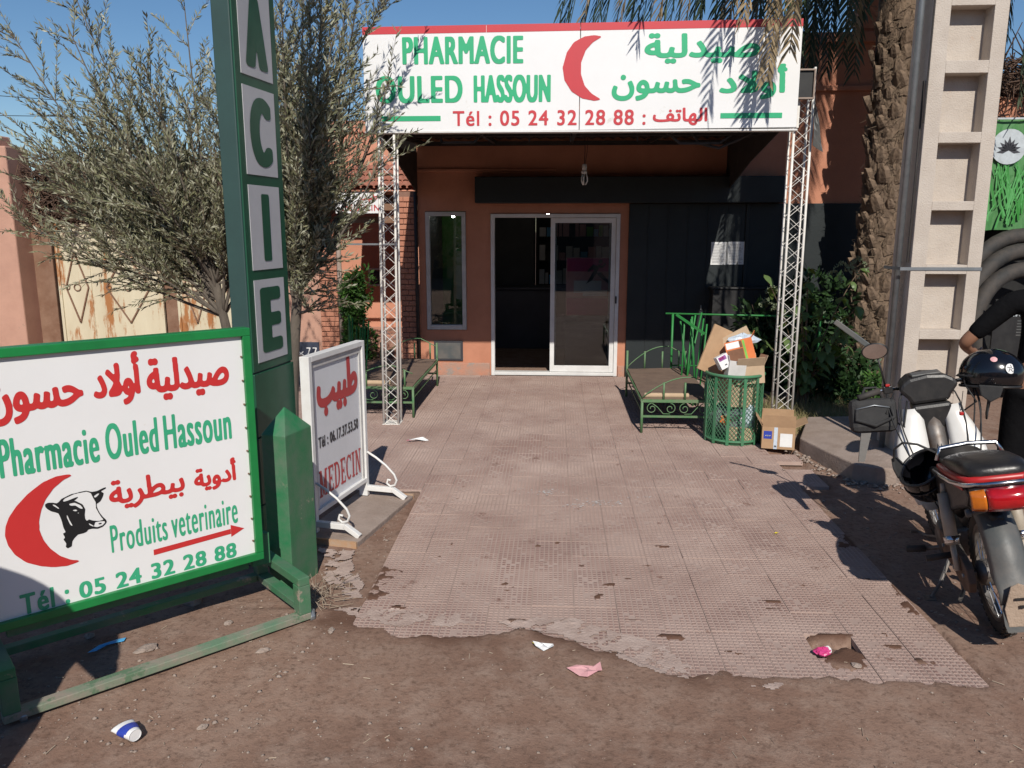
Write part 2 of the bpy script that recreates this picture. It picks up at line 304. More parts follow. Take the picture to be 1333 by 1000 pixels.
def tag(o,label=None,cat=None,group=None,kind=None):
    if label: o['label']=label
    if cat: o['category']=cat
    if group: o['group']=group
    if kind: o['kind']=kind
    return o
def thing(name,label,cat,loc=(0,0,0),rz=0.0,group=None):
    o=bpy.data.objects.new(name,None); COL.objects.link(o); o.location=loc; o.rotation_euler=(0,0,rz); o.empty_display_size=0.1
    return tag(o,label,cat,group)
def copy_tree(o,parent=None):
    c=o.copy(); COL.objects.link(c); c.parent=parent
    for ch in list(o.children): copy_tree(ch,c)
    return c
def rawmesh(name,V,Fq,m,parent=None,smooth=False):
    """numpy verts (n,3), quads/tris (k,j)"""
    me=bpy.data.meshes.new(name); V=np.asarray(V,dtype=np.float32); Fq=np.asarray(Fq,dtype=np.int32); k=Fq.shape[1]
    me.vertices.add(len(V)); me.vertices.foreach_set('co',V.ravel()); me.loops.add(Fq.size); me.loops.foreach_set('vertex_index',Fq.ravel())
    me.polygons.add(len(Fq)); me.polygons.foreach_set('loop_start',np.arange(0,Fq.size,k,dtype=np.int32)); me.polygons.foreach_set('loop_total',np.full(len(Fq),k,dtype=np.int32))
    if smooth: me.polygons.foreach_set('use_smooth',np.ones(len(Fq),dtype=bool))
    me.materials.append(m); me.update(calc_edges=True); me.validate()
    o=bpy.data.objects.new(name,me); COL.objects.link(o)
    if parent is not None: o.parent=parent
    return o
def bez(p0,p1,p2,p3,n):
    p0,p1,p2,p3=map(Vector,(p0,p1,p2,p3)); return [p0*(1-t)**3+p1*3*t*(1-t)**2+p2*3*t*t*(1-t)+p3*t**3 for t in [i/n for i in range(n+1)]]

# ---------------------------------------------------------------- lettering: glyph outlines -> clean flat mesh
ARABIC={'صيدلية':'\uFEBB\uFEF4\uFEAA\uFEDF\uFEF4\uFE94','أولاد':'\uFE83\uFEED\uFEFB\uFEA9','حسون':'\uFEA3\uFEB4\uFEEE\uFEE5','أدوية':'\uFE83\uFEA9\uFEED\uFEF3\uFE94','بيطرية':'\uFE91\uFEF4\uFEC4\uFEAE\uFEF3\uFE94','الهاتف':'\uFE8D\uFEDF\uFEEC\uFE8E\uFE97\uFED2','طبيب':'\uFEC3\uFE92\uFEF4\uFE90'}
def font_polys(body):
    c=bpy.data.curves.new('tmp','FONT'); c.resolution_u=4
    if body in ARABIC: c.body=ARABIC[body][::-1]      # joined letter forms, laid right to left
    else: c.body=body; c.space_character=1.12
    o=bpy.data.objects.new('tmp',c); COL.objects.link(o); bpy.context.view_layer.update()
    cu=o.to_curve(bpy.context.evaluated_depsgraph_get()); polys=[]
    for s in cu.splines:
        if s.type=='BEZIER':
            P=[]; bp=s.bezier_points; n=len(bp)
            for i in range(n):
                a,b=bp[i],bp[(i+1)%n]
                for k in range(6):
                    t=k/6; q=a.co*(1-t)**3+a.handle_right*3*t*(1-t)**2+b.handle_left*3*t*t*(1-t)+b.co*t**3; P.append((q.x,q.y))
            polys.append(P)
        else: polys.append([(p.co[0],p.co[1]) for p in s.points])
    o.to_curve_clear(); bpy.data.objects.remove(o); bpy.data.curves.remove(c); return polys
def raster(polys,W,H,pad):
    xs=[p[0] for q in polys for p in q]; ys=[p[1] for q in polys for p in q]; x0,x1,y0,y1=min(xs),max(xs),min(ys),max(ys)
    sx=W/(x1-x0); sy=H/(y1-y0); D=np.zeros((H+2*pad,W+2*pad+1),dtype=np.int16)
    for q in polys:
        P=np.array(q); X=(P[:,0]-x0)*sx+pad; Y=(P[:,1]-y0)*sy+pad; X2=np.roll(X,-1); Y2=np.roll(Y,-1)
        for a,b,c,d in zip(X,Y,X2,Y2):
            if b==d: continue
            s=1 if d>b else -1; lo,hi=(b,d) if d>b else (d,b)
            j0=int(math.ceil(lo-0.5)); j1=int(math.ceil(hi-0.5))
            for j in range(max(j0,0),min(j1,D.shape[0])):
                xx=a+(j+0.5-b)/(d-b)*(c-a); D[j,min(max(int(math.ceil(xx-0.5)),0),D.shape[1]-1)]+=s
    return np.cumsum(D,axis=1)[:,:-1]!=0
def dilate(A,rx,ry,square=False):
    if rx<=0 and ry<=0: return A
    B=A.copy(); rx=max(rx,0.01); ry=max(ry,0.01); Rx,Ry=int(rx)+1,int(ry)+1; H,W=A.shape
    for dy in range(-Ry,Ry+1):
        w2=1-(dy/ry)**2
        if w2<0: continue
        w=int(rx*(1 if square else math.sqrt(w2)))
        row=np.zeros_like(A); ys=slice(max(0,dy),min(H,H+dy)); yt=slice(max(0,-dy),min(H,H-dy)); row[ys]=A[yt]
        cs=np.concatenate([np.zeros((H,1),dtype=np.int32),np.cumsum(row,axis=1)],axis=1)
        lo=np.clip(np.arange(W)-w,0,W); hi=np.clip(np.arange(W)+w+1,0,W); B|=(cs[:,hi]-cs[:,lo])>0
    return B
def contour(A,x0,z0,x1,z1,fn,ss=3):
    """binary hi-res mask -> averaged field -> marching squares with run merging; fn maps sign coordinates to 3-D"""
    H=A.shape[0]//ss; W=A.shape[1]//ss
    G=A[:H*ss,:W*ss].reshape(H,ss,W,ss).mean(axis=(1,3)).astype(float)
    G=np.pad(G,2); K=np.array([1,2,1])/4.0
    G=K[0]*np.roll(G,1,0)+K[1]*G+K[2]*np.roll(G,-1,0); G=K[0]*np.roll(G,1,1)+K[1]*G+K[2]*np.roll(G,-1,1)
    ii=np.where(G>0.5); ja,jb=ii[0].min()-0.5,ii[0].max()+0.5; ia,ib=ii[1].min()-0.5,ii[1].max()+0.5
    T=lambda i,j:(x0+(i-ia)/(ib-ia)*(x1-x0), z0+(j-ja)/(jb-ja)*(z1-z0))
    vs=[];fs=[];cache={}
    def V(i,j):
        k=(round(i,4),round(j,4))
        if k not in cache: cache[k]=len(vs); vs.append(fn(*T(i,j)))
        return cache[k]
    S=G>0.5; C4=S[:-1,:-1].astype(int)+S[:-1,1:]+S[1:,:-1]+S[1:,1:]
    for j in range(C4.shape[0]):
        i=0; Wc=C4.shape[1]
        while i<Wc:
            c=C4[j,i]
            if c==0: i+=1; continue
            if c==4:
                k=i
                while k<Wc and C4[j,k]==4: k+=1
                fs.append((V(i,j),V(k,j),V(k,j+1),V(i,j+1))); i=k; continue
            cs=[(i,j),(i+1,j),(i+1,j+1),(i,j+1)]; P=[]
            for a in range(4):
                p,q=cs[a],cs[(a+1)%4]; gp,gq=G[p[1],p[0]],G[q[1],q[0]]
                if gp>0.5: P.append(V(*p))
                if (gp>0.5)!=(gq>0.5):
                    t=(0.5-gp)/(gq-gp); P.append(V(p[0]+(q[0]-p[0])*t,p[1]+(q[1]-p[1])*t))
            P=[a for n_,a in enumerate(P) if a!=P[n_-1]]
            if len(P)>=3: fs.append(tuple(P))
            i+=1
    return vs,fs
def lettering(polys,x0,z0,x1,z1,fn,m,parent,name='lettering',bold=(0,0),res=46,label=None,ss=3,square=False):
    """bold: stroke growth in fractions of the text height (horizontal, vertical)"""
    H=int(res*ss); asp=abs((x1-x0)/(z1-z0)); W=int(H*asp); pad=int(H*0.25)
    A=raster(polys,W,H,pad); A=dilate(A,bold[0]*H,bold[1]*H,square)
    vs,fs=contour(A,x0,z0,x1,z1,fn,ss); mb=MB(); mb.add(vs,fs); o=mb.build(name,m,parent)
    if label: o['label']=label
    return o
def stripes_text(s): return font_polys(s)
# slab-serif capitals as unions of bars
def slab_word(word):
    out=[]; x=0
    def bar(a,b,c,d): out.append([(x+a,b),(x+c,b),(x+c,d),(x+a,d)])
    def quad(p): out.append([(x+a,b) for a,b in p])
    for ch in word:
        if ch=='M':
            bar(0,0,.34,.08);bar(.09,0,.25,1);bar(0,.92,.27,1);quad([(.10,1),(.28,1),(.52,.05),(.40,.05)]);quad([(.40,.05),(.52,.05),(.84,1),(.68,1)])
            bar(.66,0,.84,1);bar(.64,.92,.93,1);bar(.58,0,.93,.08);w=.93
        elif ch=='E':
            bar(0,0,.62,.09);bar(.09,0,.26,1);bar(0,.91,.62,1);bar(.54,0,.62,.26);bar(.54,.74,.62,1);bar(.2,.46,.46,.55);bar(.40,.37,.47,.64);w=.62
        elif ch=='D':
            bar(0,0,.36,.09);bar(.09,0,.26,1);bar(0,.91,.36,1)
            o_=[(.34+.36*math.cos(t),.5+.5*math.sin(t)) for t in [(-90+180*i/12)*PI/180 for i in range(13)]]; i_=[(.34+.19*math.cos(t),.5+.41*math.sin(t)) for t in [(90-180*i/12)*PI/180 for i in range(13)]]
            quad(o_+i_); w=.70
        elif ch=='C':
            o_=[(.36+.36*math.cos(t),.5+.5*math.sin(t)) for t in [(48+264*i/18)*PI/180 for i in range(19)]]; i_=[(.36+.19*math.cos(t),.5+.41*math.sin(t)) for t in [(312-264*i/18)*PI/180 for i in range(19)]]
            quad(o_+i_); bar(.56,.70,.64,1); w=.66
        elif ch=='I': bar(0,0,.35,.08);bar(.09,0,.26,1);bar(0,.92,.35,1);w=.35
        elif ch=='N': bar(0,0,.28,.08);bar(.09,0,.20,1);bar(0,.92,.25,1);quad([(.09,1),(.27,1),(.68,0),(.54,0)]);bar(.58,0,.68,1);bar(.50,.92,.78,1);w=.78
        x+=w+.10
    # make every contour counter-clockwise so that overlaps union
    res=[]
    for p in out:
        a=sum(p[i][0]*p[(i+1)%len(p)][1]-p[(i+1)%len(p)][0]*p[i][1] for i in range(len(p))); res.append(p if a>0 else p[::-1])
    return res

# ================================================================ GROUND
TS=0.21; TOP=0.016
def vnoise(x,y,s,seed):
    r=np.random.RandomState(seed); G=r.rand(64,64); xs=x*s; ys=y*s; xi=np.floor(xs).astype(int); yi=np.floor(ys).astype(int); fx=xs-xi; fy=ys-yi
    fx=fx*fx*(3-2*fx); fy=fy*fy*(3-2*fy); g=lambda a,b:G[a%64,b%64]
    return (g(xi,yi)*(1-fx)+g(xi+1,yi)*fx)*(1-fy)+(g(xi,yi+1)*(1-fx)+g(xi+1,yi+1)*fx)*fy
def fbm(x,y,s,seed,o=4):
    t=0;a=0.5
    for k in range(o): t=t+a*vnoise(x+k*3.7,y-k*1.9,s*2**k,seed+k); a*=0.5
    return t/(1-0.5**o)-0.5
EDGE=np.array([(-1.3,3.60),(-1.07,3.56),(-0.903,3.50),(-0.643,3.434),(-0.424,3.424),(-0.067,3.49),(0.214,3.36),(0.437,3.22),(0.55,3.16),(0.905,3.19),(1.269,3.17),(1.446,3.15),(1.9,3.19)])
PX0,PX1,PY0,PY1=-0.942,1.788,3.05,10.02
PATCH=[(-0.90,4.02,.14,.16,1),(-0.97,3.78,.16,.13,1),(-.258,3.91,.09,.09,1),(-.25,3.85,.14,.03,.9),(1.276,3.255,.155,.12,1.4),(.567,3.405,.16,.04,1),(.238,3.802,.07,.09,.9),(.30,4.07,.15,.03,.9),(.40,4.02,.06,.03,1),(.30,3.94,.07,.05,1),
 (.184,3.50,.12,.05,.9),(.815,3.27,.14,.05,.9),(1.72,4.60,.12,.25,.7),(1.70,4.1,.07,.15,.8),(1.76,3.75,.09,.3,.8),(1.60,3.25,.1,.05,.8),(-.07,5.0,.05,.03,.8),(-.6,4.45,.03,.02,1),(-.42,4.15,.03,.06,1),(.02,4.5,.04,.03,1),(-.1,4.45,.05,.02,1),(.5,4.2,.08,.02,.8),(-.75,3.62,.12,.05,1),(.02,3.62,.12,.05,.8),(1.5,4.95,.05,.03,.9),(.75,4.45,.05,.02,.8),(1.05,4.0,.06,.03,.8),(.6,4.9,.06,.02,.7)]
_r=random.Random(99)
for _k in range(30):
    PATCH.append((_r.uniform(-.8,1.6),3.2+1.3*_r.random()**1.5,_r.uniform(.03,.12),_r.uniform(.015,.05),_r.uniform(.7,1.0)))
def ground_z(x,y,full=False):
    out=0.012+fbm(x,y,0.5,3)*0.03+fbm(x,y,3.0,9)*0.012+fbm(x,y,14,21,3)*0.006
    k_=np.clip((y-2.6)/.4,0,1)*np.clip((x+1.7)/.6,0,1)*np.clip((2.6-x)/.5,0,1)*(y<3.6); out=out*(1-k_)+np.maximum(out+.006,.021)*k_
    far=np.clip((np.hypot(x,y-4)-8)/20,0,1); out=out*(1-far)
    ed=np.interp(x,EDGE[:,0],EDGE[:,1]); d=y-ed+fbm(x,y,4.5,31)*0.22+fbm(x,y,18,37,3)*0.07
    ins=((x>PX0)&(x<PX1)&(y>PY0)&(y<PY1+.3))|((x>-3.3)&(x<=PX0+.01)&(y>5.42)&(y<PY1+.3))|((x>=PX1-.01)&(x<2.0)&(y>5.62)&(y<6.65))
    dl=np.minimum.reduce([x-PX0,PX1-x]); dl=dl+fbm(x,y,6,77)*0.06
    lt_=np.clip((d+0.09)/0.15,0,1)**.8; low=np.maximum(out,.019)*(1-lt_)-0.031*lt_
    g=np.zeros_like(x)
    for (px,py,rx,ry,a) in PATCH: g=np.maximum(g,a*np.exp(-(((x-px)/rx)**2+((y-py)/ry)**2)))
    pn=fbm(x,y,9,55,5)+.6*fbm(x,y,34,58,3); t=np.clip((g+pn*1.2-0.42)*2.2,0,1); z_in=np.maximum(low,-0.03+0.048*t)
    # soil creeping over the right and left edges of the path
    side=np.clip(1-(dl+fbm(x,y,9,66)*0.12+0.01)/0.03,0,1)*((y<5.6)|(x<0))*((x>0)|(y<5.4)); z_in=np.maximum(z_in,-0.03+0.045*side)
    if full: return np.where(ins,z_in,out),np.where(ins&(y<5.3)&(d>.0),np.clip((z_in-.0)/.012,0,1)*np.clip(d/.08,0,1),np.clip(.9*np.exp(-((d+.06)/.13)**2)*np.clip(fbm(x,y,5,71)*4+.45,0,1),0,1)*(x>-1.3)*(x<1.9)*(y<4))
    return np.where(ins,z_in,out)
def axis(parts):
    a=[]
    for (x0,x1,st) in parts: a+=list(np.arange(x0,x1-st*0.01,st))
    return np.array(a+[parts[-1][1]])
gx=axis([(-260,-60,40),(-60,-16,8),(-16,-6,1),(-6,-2.6,.1),(-2.6,3.0,.022),(3.0,7,.12),(7,17,1),(17,60,8),(60,260,40)])
gy=axis([(-200,-40,40),(-40,-8,6),(-8,1.6,.8),(1.6,5.2,.022),(5.2,7.2,.045),(7.2,13,.12),(13,24,1),(24,60,6),(60,400,40)])
X,Y_=np.meshgrid(gx,gy); Z,DAMP=ground_z(X,Y_,True); V=np.stack([X,Y_,Z],-1).reshape(-1,3); nx=len(gx); ny=len(gy)
I=(np.arange(ny-1)[:,None]*nx+np.arange(nx-1)[None,:]).ravel(); F=np.stack([I,I+1,I+nx+1,I+nx],1)
go=tag(rawmesh('ground',V,F,M['dirt'],smooth=True),kind='structure'); at_=go.data.attributes.new('damp','FLOAT','POINT'); at_.data.foreach_set('value',DAMP.ravel().astype(np.float32))

# pavement: mortar bed + grid tiles
bed=MB(); bed.bx(PX0+.01,PX1-.01,PY0+.46,PY1,-.06,TOP-.008); bed.bx(-3.3,PX0-.002,5.42,PY1,-.06,TOP-.008)
pav=tag(bed.build('pavement',M['mortar']),kind='structure')
def tile_mesh(variant):
    mb=MB(); h=TS/2-0.0009; N=8; c=2*h/N; g=0.0034 if variant!=2 else 0.0042; jit=random.Random(variant)
    mb.add([(-h,-h,-.03),(h,-h,-.03),(h,h,-.03),(-h,h,-.03),(-h,-h,0),(h,-h,0),(h,h,0),(-h,h,0)],[(4,5,6,7),(0,1,5,4),(1,2,6,5),(2,3,7,6),(3,0,4,7)])
    for i in range(N):
        for j in range(N):
            if jit.random()<0.04: continue
            x0=-h+c*i+g; x1=-h+c*(i+1)-g; y0=-h+c*j+g; y1=-h+c*(j+1)-g; e=.0012; z=.0022
            mb.add([(x0,y0,.0001),(x1,y0,.0001),(x1,y1,.0001),(x0,y1,.0001),(x0+e,y0+e,z),(x1-e,y0+e,z),(x1-e,y1-e,z),(x0+e,y1-e,z)],[(4,5,6,7),(0,1,5,4),(1,2,6,5),(2,3,7,6),(3,0,4,7)])
    return mb
tm=[]
for k in range(3):
    me=tile_mesh(k).build('tile',M['tile'],pav); tm.append(me.data); bpy.data.objects.remove(me)
HOLES={(10,0),(10,1)} # the missing tile in the front rows
spare=MB(); nt=0
tv_=[tile_mesh(k) for k in range(3)]
def far_tile(x,y,dz,rz):
    t_=tv_[random.randrange(3)]; spare.add([(v[0]+x,v[1]+y,v[2]) for v in t_.v],t_.f)
for r in range(34):
    for c in range(13):
        x=PX0+TS*(c+.5); y=PY0+TS*(r+.5)
        if y+TS/2>PY1: continue
        if c==10 and r==1: continue
        dz=random.uniform(-.0025,.002); rz=random.uniform(-.008,.008)
        if nt<299:
            o=bpy.data.objects.new('tile',tm[random.randrange(3)]); COL.objects.link(o); o.parent=pav; o.location=(x,y,TOP-.003+dz); o.rotation_euler=(random.uniform(-.006,.006),random.uniform(-.006,.006),rz); nt+=1
        else: far_tile(x,y,dz,rz)
for r in range(22):
    for c in range(11):
        y=5.43+TS*(r+.5)
        if y+TS/2>PY1: continue
        far_tile(PX0-TS*(c+.5),y,random.uniform(-.003,.002),random.uniform(-.01,.01))
for r in range(4):
    if r!=2: far_tile(PX1+TS*.5,5.66+TS*(r+.5),random.uniform(-.012,-.002),random.uniform(-.03,.03))
so_=tag(spare.build('paving_tiles',M['tile'],pav),kind='stuff'); so_.location.z=TOP-.003
# dusty cement smears over the broken front edge
def smear(poly,z=0,name='cement_smear'):
    P=np.array(poly); st=.009; xs=np.arange(P[:,0].min()-.03,P[:,0].max()+.03,st); ys=np.arange(P[:,1].min()-.03,P[:,1].max()+.03,st); X_,Y2=np.meshgrid(xs,ys)
    wx=X_+fbm(X_,Y2,9,5,4)*.09; wy=Y2+fbm(X_,Y2,9,15,4)*.09; ins=np.zeros(X_.shape,bool)
    for k in range(len(P)):
        (x1,y1),(x2,y2)=P[k],P[(k+1)%len(P)]
        c=((y1>wy)!=(y2>wy)); xi=(x2-x1)*(wy-y1)/((y2-y1) if y2!=y1 else 1e-9)+x1; ins^=(c&(wx<xi))
    ins&=(fbm(X_,Y2,26,44,3)>-.16)
    Zs=np.maximum(ground_z(X_,Y2),TOP-.002)+.0035+fbm(X_,Y2,20,8,3)*.003; n=len(xs); V=np.stack([X_,Y2,Zs],-1).reshape(-1,3)
    a=ins[:-1,:-1]&ins[1:,1:]; I=np.argwhere(a); I=I[:,0]*n+I[:,1]; F=np.stack([I,I+1,I+n+1,I+n],1)
    return tag(rawmesh(name,V,F,M['mortar'],pav,smooth=True))
smear([(-0.284,3.49),(-0.069,3.57),(0.151,3.54),(0.291,3.46),(0.518,3.32),(0.62,3.144),(0.56,3.02),(0.425,3.07),(0.273,3.20),(0.144,3.327),(-0.066,3.414),(-0.244,3.43)])
smear([(-1.369,4.346),(-1.147,4.312),(-1.078,4.039),(-0.98,3.88),(-0.951,3.70),(-1.046,3.68),(-1.22,3.95)],.024)
smear([(-1.077,3.55),(-0.903,3.62),(-0.70,3.60),(-0.60,3.52),(-0.72,3.42),(-0.907,3.49)],.024)
smear([(-.55,3.56),(-.40,3.58),(-.33,3.50),(-.48,3.44),(-.60,3.47)],.023)
smear([(0.797,3.02),(0.919,3.04),(1.008,3.03),(0.874,2.985)],.024)

# loose pebbles and straw (nobody could count them)
def gz(x,y): return float(ground_z(np.array([x],dtype=float),np.array([y],dtype=float))[0])
def on_path(x,y): return PX0<x<PX1 and y>np.interp(x,EDGE[:,0],EDGE[:,1])
V=[];F=[]
base=np.array([(1,0,0),(0,1,0),(-1,0,0),(0,-1,0),(0,0,.7),(0,0,-.5)]); bf=[(0,1,4),(1,2,4),(2,3,4),(3,0,4),(1,0,5),(2,1,5),(3,2,5),(0,3,5)]
def scatter(n,rx,ry,r0,r1,dens=None):
    xs=NR.uniform(*rx,n); ys=NR.uniform(*ry,n); zs=ground_z(xs,ys)
    for x,y,z in zip(xs,ys,zs):
        if dens and not dens(x,y): continue
        if on_path(x,y):
            if NR.rand()>0.12: continue
            z=TOP
        s=r0+(r1-r0)*NR.rand()**3; a=NR.rand()*6.28; q=base*np.array([s*(.7+.6*NR.rand()),s*(.7+.6*NR.rand()),s*.7]); c,d=math.cos(a),math.sin(a)
        q=q@np.array([[c,d,0],[-d,c,0],[0,0,1]]); o=len(V); V.extend((q+np.array([x,y,z+s*.15])).tolist()); F.extend([tuple(i+o for i in f) for f in bf])
scatter(1500,(-3,3),(1.8,5.5),.002,.010)
scatter(700,(-2.2,2.6),(1.9,2.75),.003,.013,lambda x,y:(x<-.05 or NR.rand()<.25))
scatter(500,(-2.6,-.9),(2.6,4.6),.003,.015)
scatter(500,(1.7,3.2),(3.2,8.2),.003,.018)
tag(rawmesh('pebbles',V,F,M['stone']),label='scattered small pale pebbles and grit on the brown dirt',kind='stuff',cat='gravel')
V=[];F=[]
for k in range(750):
    x=NR.uniform(-2.6,2.8); y=1.9+3.4*NR.rand()**1.3
    if on_path(x,y) and NR.rand()>.1: continue
    z=(TOP if on_path(x,y) else gz(x,y))+.003; L=.004+.022*NR.rand()**3; a=NR.rand()*6.28; w=.0006+.001*NR.rand(); dx,dy=math.cos(a)*L,math.sin(a)*L; nx_,ny_=-math.sin(a)*w,math.cos(a)*w; o=len(V)
    V+= [(x-dx-nx_,y-dy-ny_,z),(x+dx-nx_,y+dy-ny_,z+.002),(x+dx+nx_,y+dy+ny_,z+.004),(x-dx+nx_,y-dy+ny_,z+.002)]; F.append((o,o+1,o+2,o+3))
tag(rawmesh('straw_litter',V,F,M['straw']),label='bits of pale straw and splinters strewn over the dirt',kind='stuff',cat='straw')

def rock(name,label,x,y,s,flat=.6,m='stone',z=None,group=None):
    mb=MB(); n=9; prof=[(.05,-.3),(.75,-.25),(1,0),(.85,.35),(.5,.6),(.05,.68)]; vs0=len(mb.v); mb.lathe([(r*s[0],zz*s[0]*flat) for r,zz in prof],n)
    rr=random.Random(name+label); mb.v=[(v[0]*(1+rr.uniform(-.22,.22)),v[1]*s[1]/s[0]*(1+rr.uniform(-.22,.22)),v[2]*(1+rr.uniform(-.25,.25))) for v in mb.v]
    o=mb.build(name,M[m],bevel=.002); o.location=(x,y,(gz(x,y) if z is None else z)+.004); o.rotation_euler=(0,0,rr.uniform(0,6)); return tag(o,label,'stone',group)
rock('stone','pale angular stone under the middle of the large pharmacy sign',-1.80,3.64,(.055,.045),.8)
rock('stone','crumbly flat lump of mortar near the blue scrap under the sign',-1.80,3.17,(.055,.035),.35)
rock('stone','small round brown stone left of the blue scrap',-2.12,3.27,(.026,.022),.8)
rock('stone','small grey stone between the sign rail and the big pale stone',-1.53,3.42,(.024,.02),.7)
rock('stone','rounded pale stone lying against the lower sign rail',-1.27,3.17,(.035,.02),.5)
rock('stone','grey pebble on the pavement to the left of the cardboard box',1.10,6.0,(.045,.025),.5)
rock('stone','pale stone lying in the dirt-filled hole beside the crumpled wrapper',1.30,3.19,(.025,.02),.5)
rock('stone','grey stone chip on the broken front edge of the pavement',.86,3.36,(.045,.035),.3)
rock('stone','lone round stone on the dirt near the lower right corner of the photo',1.42,2.50,(.016,.014),.8)
rock('stone','small stone on the dirt near the lower left beside the crushed cup',-1.30,2.62,(.024,.017),.5)
rock('stone','long mortar chip next to the foot of the pharmacy sign',-1.02,3.36,(.03,.016),.4)

V=[];F=[]
for (cx,cy,sx_,sy_,n_) in ((-.05,5.42,.10,.05,60),(.33,5.22,.16,.05,60),(.15,5.15,.05,.03,30),(.62,5.35,.10,.02,20)):
    for k in range(n_):
        x=NR.normal(cx,sx_*.6); y=NR.normal(cy,sy_*.6); s=.002+.008*NR.rand()**2; z=TOP+.0025; o=len(V); V+= [(x-s,y-s*.6,z),(x+s,y-s*.4,z),(x+s*.7,y+s*.6,z),(x-s*.8,y+s*.5,z)]; F.append((o,o+1,o+2,o+3))
tag(rawmesh('plaster_splashes',V,F,M['whitepaint'],pav),kind='stuff')
# broken concrete slab by the pole
mb=MB(); P=[(2.056,6.60),(2.13,6.20),(2.22,5.83),(2.35,5.74),(2.50,5.74),(2.62,5.86),(3.5,6.0),(3.7,7.5),(2.62,7.42),(2.343,7.337)]
mb.prism(P,lambda x,y:(x,y,-.05),lambda x,y:(x,y,.135+.01*math.sin(x*9)))
tag(mb.build('curb_slab',M['slab'],bevel=.012),kind='structure')
V=[];F=[]
def scatter2(n,fn,r0,r1,z):
    for k in range(n):
        x,y=fn(); s=r0+(r1-r0)*NR.rand()**2; a=NR.rand()*6.28; q=base*np.array([s,s*.8,s*.7]); c,d=math.cos(a),math.sin(a); q=q@np.array([[c,d,0],[-d,c,0],[0,0,1]]); o=len(V); V.extend((q+np.array([x,y,z+s*.1])).tolist()); F.extend([tuple(i+o for i in f) for f in bf])
def along():
    a,b=random.choice([((2.03,6.62),(2.2,5.8)),((2.2,5.8),(2.55,5.7)),((1.95,6.7),(2.2,7.2))]); t=random.random(); return a[0]+(b[0]-a[0])*t-abs(random.gauss(0,.05)),a[1]+(b[1]-a[1])*t+random.gauss(0,.05)
scatter2(260,along,.006,.03,.012)
tag(rawmesh('rubble',V,F,M['stone']),label='crumbled earth and rubble along the broken slab edge',kind='stuff',cat='rubble')

# ================================================================ PHARMACY BUILDING
YF=10.1
ph=thing('pharmacy_building','terracotta pharmacy front with white sliding glass door under the white canopy sign','building',(0,YF,0))
def fb(*b): return MB().bx(*b)
w=MB()
zt=4.02
w.bx(-1.72,-1.634,YF,YF+.25,.0,zt); w.bx(-1.634,-1.122,YF,YF+.25,2.064,zt); w.bx(-1.634,-1.122,YF,YF+.25,.30,.577); w.bx(-1.122,-.815,YF,YF+.25,.0,zt)
w.bx(-.815,.79,YF,YF+.25,2.036,zt); w.bx(.79,4.6,YF,YF+.25,0,zt); w.bx(-1.634,-1.122,YF,YF+.25,.0,.30)
w.bx(3.50,3.74,YF-.06,YF+.25,zt+.10,5.6);
w.build('wall',M['terracotta'],ph,wc=True)
c=MB(); c.bx(-1.72,4.6,YF-.09,YF-.001,zt-.05,zt+.06); c.bx(-1.72,4.6,YF-.05,YF-.001,3.44,3.50); c.bx(-1.72,.0,YF-.03,YF-.001,2.535,2.575)
c.build('cornice',M['terracotta'],ph,bevel=.01,wc=True)
p=MB(); p.bx(-1.72,-.83,YF-.03,YF-.001,-.02,.16); p.bx(.80,.885,YF-.03,YF-.001,-.02,.14); p.build('plinth',M['base_plaster'],ph,bevel=.008,wc=True)
# interior
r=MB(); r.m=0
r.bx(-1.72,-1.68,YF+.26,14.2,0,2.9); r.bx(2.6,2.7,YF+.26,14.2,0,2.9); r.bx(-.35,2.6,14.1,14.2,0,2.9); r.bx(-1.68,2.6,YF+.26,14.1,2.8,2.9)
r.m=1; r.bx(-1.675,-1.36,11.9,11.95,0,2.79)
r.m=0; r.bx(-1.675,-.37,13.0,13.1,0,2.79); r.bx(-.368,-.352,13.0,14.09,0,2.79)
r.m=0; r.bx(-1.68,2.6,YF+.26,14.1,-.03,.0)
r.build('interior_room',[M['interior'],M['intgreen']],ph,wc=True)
cn=MB(); cn.bx(-1.1,.35,12.4,12.9,0,.92); cn.bx(-1.14,.40,12.36,12.94,.923,.96); cn.build('counter',M['darkprint'],ph,bevel=.01,wc=True)
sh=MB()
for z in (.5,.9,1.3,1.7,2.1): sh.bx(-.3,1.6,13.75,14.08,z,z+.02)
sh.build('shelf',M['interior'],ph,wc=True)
pk=MB(); pm=[M['paper'],M['interior'],M['cyan'],M['pinkp'],M['lime']]
for z in (.52,.92,1.32,1.72):
    x=-.28
    while x<1.5:
        wd=random.uniform(.05,.12); pk.m=random.choice([0,0,0,1,2,3,4]); pk.bx(x,x+wd,13.80,13.95,z,z+random.uniform(.12,.26)); x+=wd+.015
tag(pk.build('medicine_packs',pm,ph,wc=True),kind='stuff')
lt=MB(); lt.lathe([(.006,0),(.022,.012),(.026,.03),(.018,.048),(.006,.055)],12); l_=lt.build('ceiling_lamp',M['lamp'],ph); l_.location=(-.12,11.6-YF,2.02)
l2_=l_.copy(); COL.objects.link(l2_); l2_.parent=ph; l2_.location=(-1.42,11.2-YF,2.0); MB().tube([(-1.42,11.2,2.06),(-1.42,11.2,2.8)],.006).build('lamp_cord',M['cable'],ph,wc=True)
lc=MB(); lc.tube([(-.12,11.6,2.08),(-.12,11.6,2.8)],.006); lc.build('lamp_cord',M['cable'],ph,wc=True)
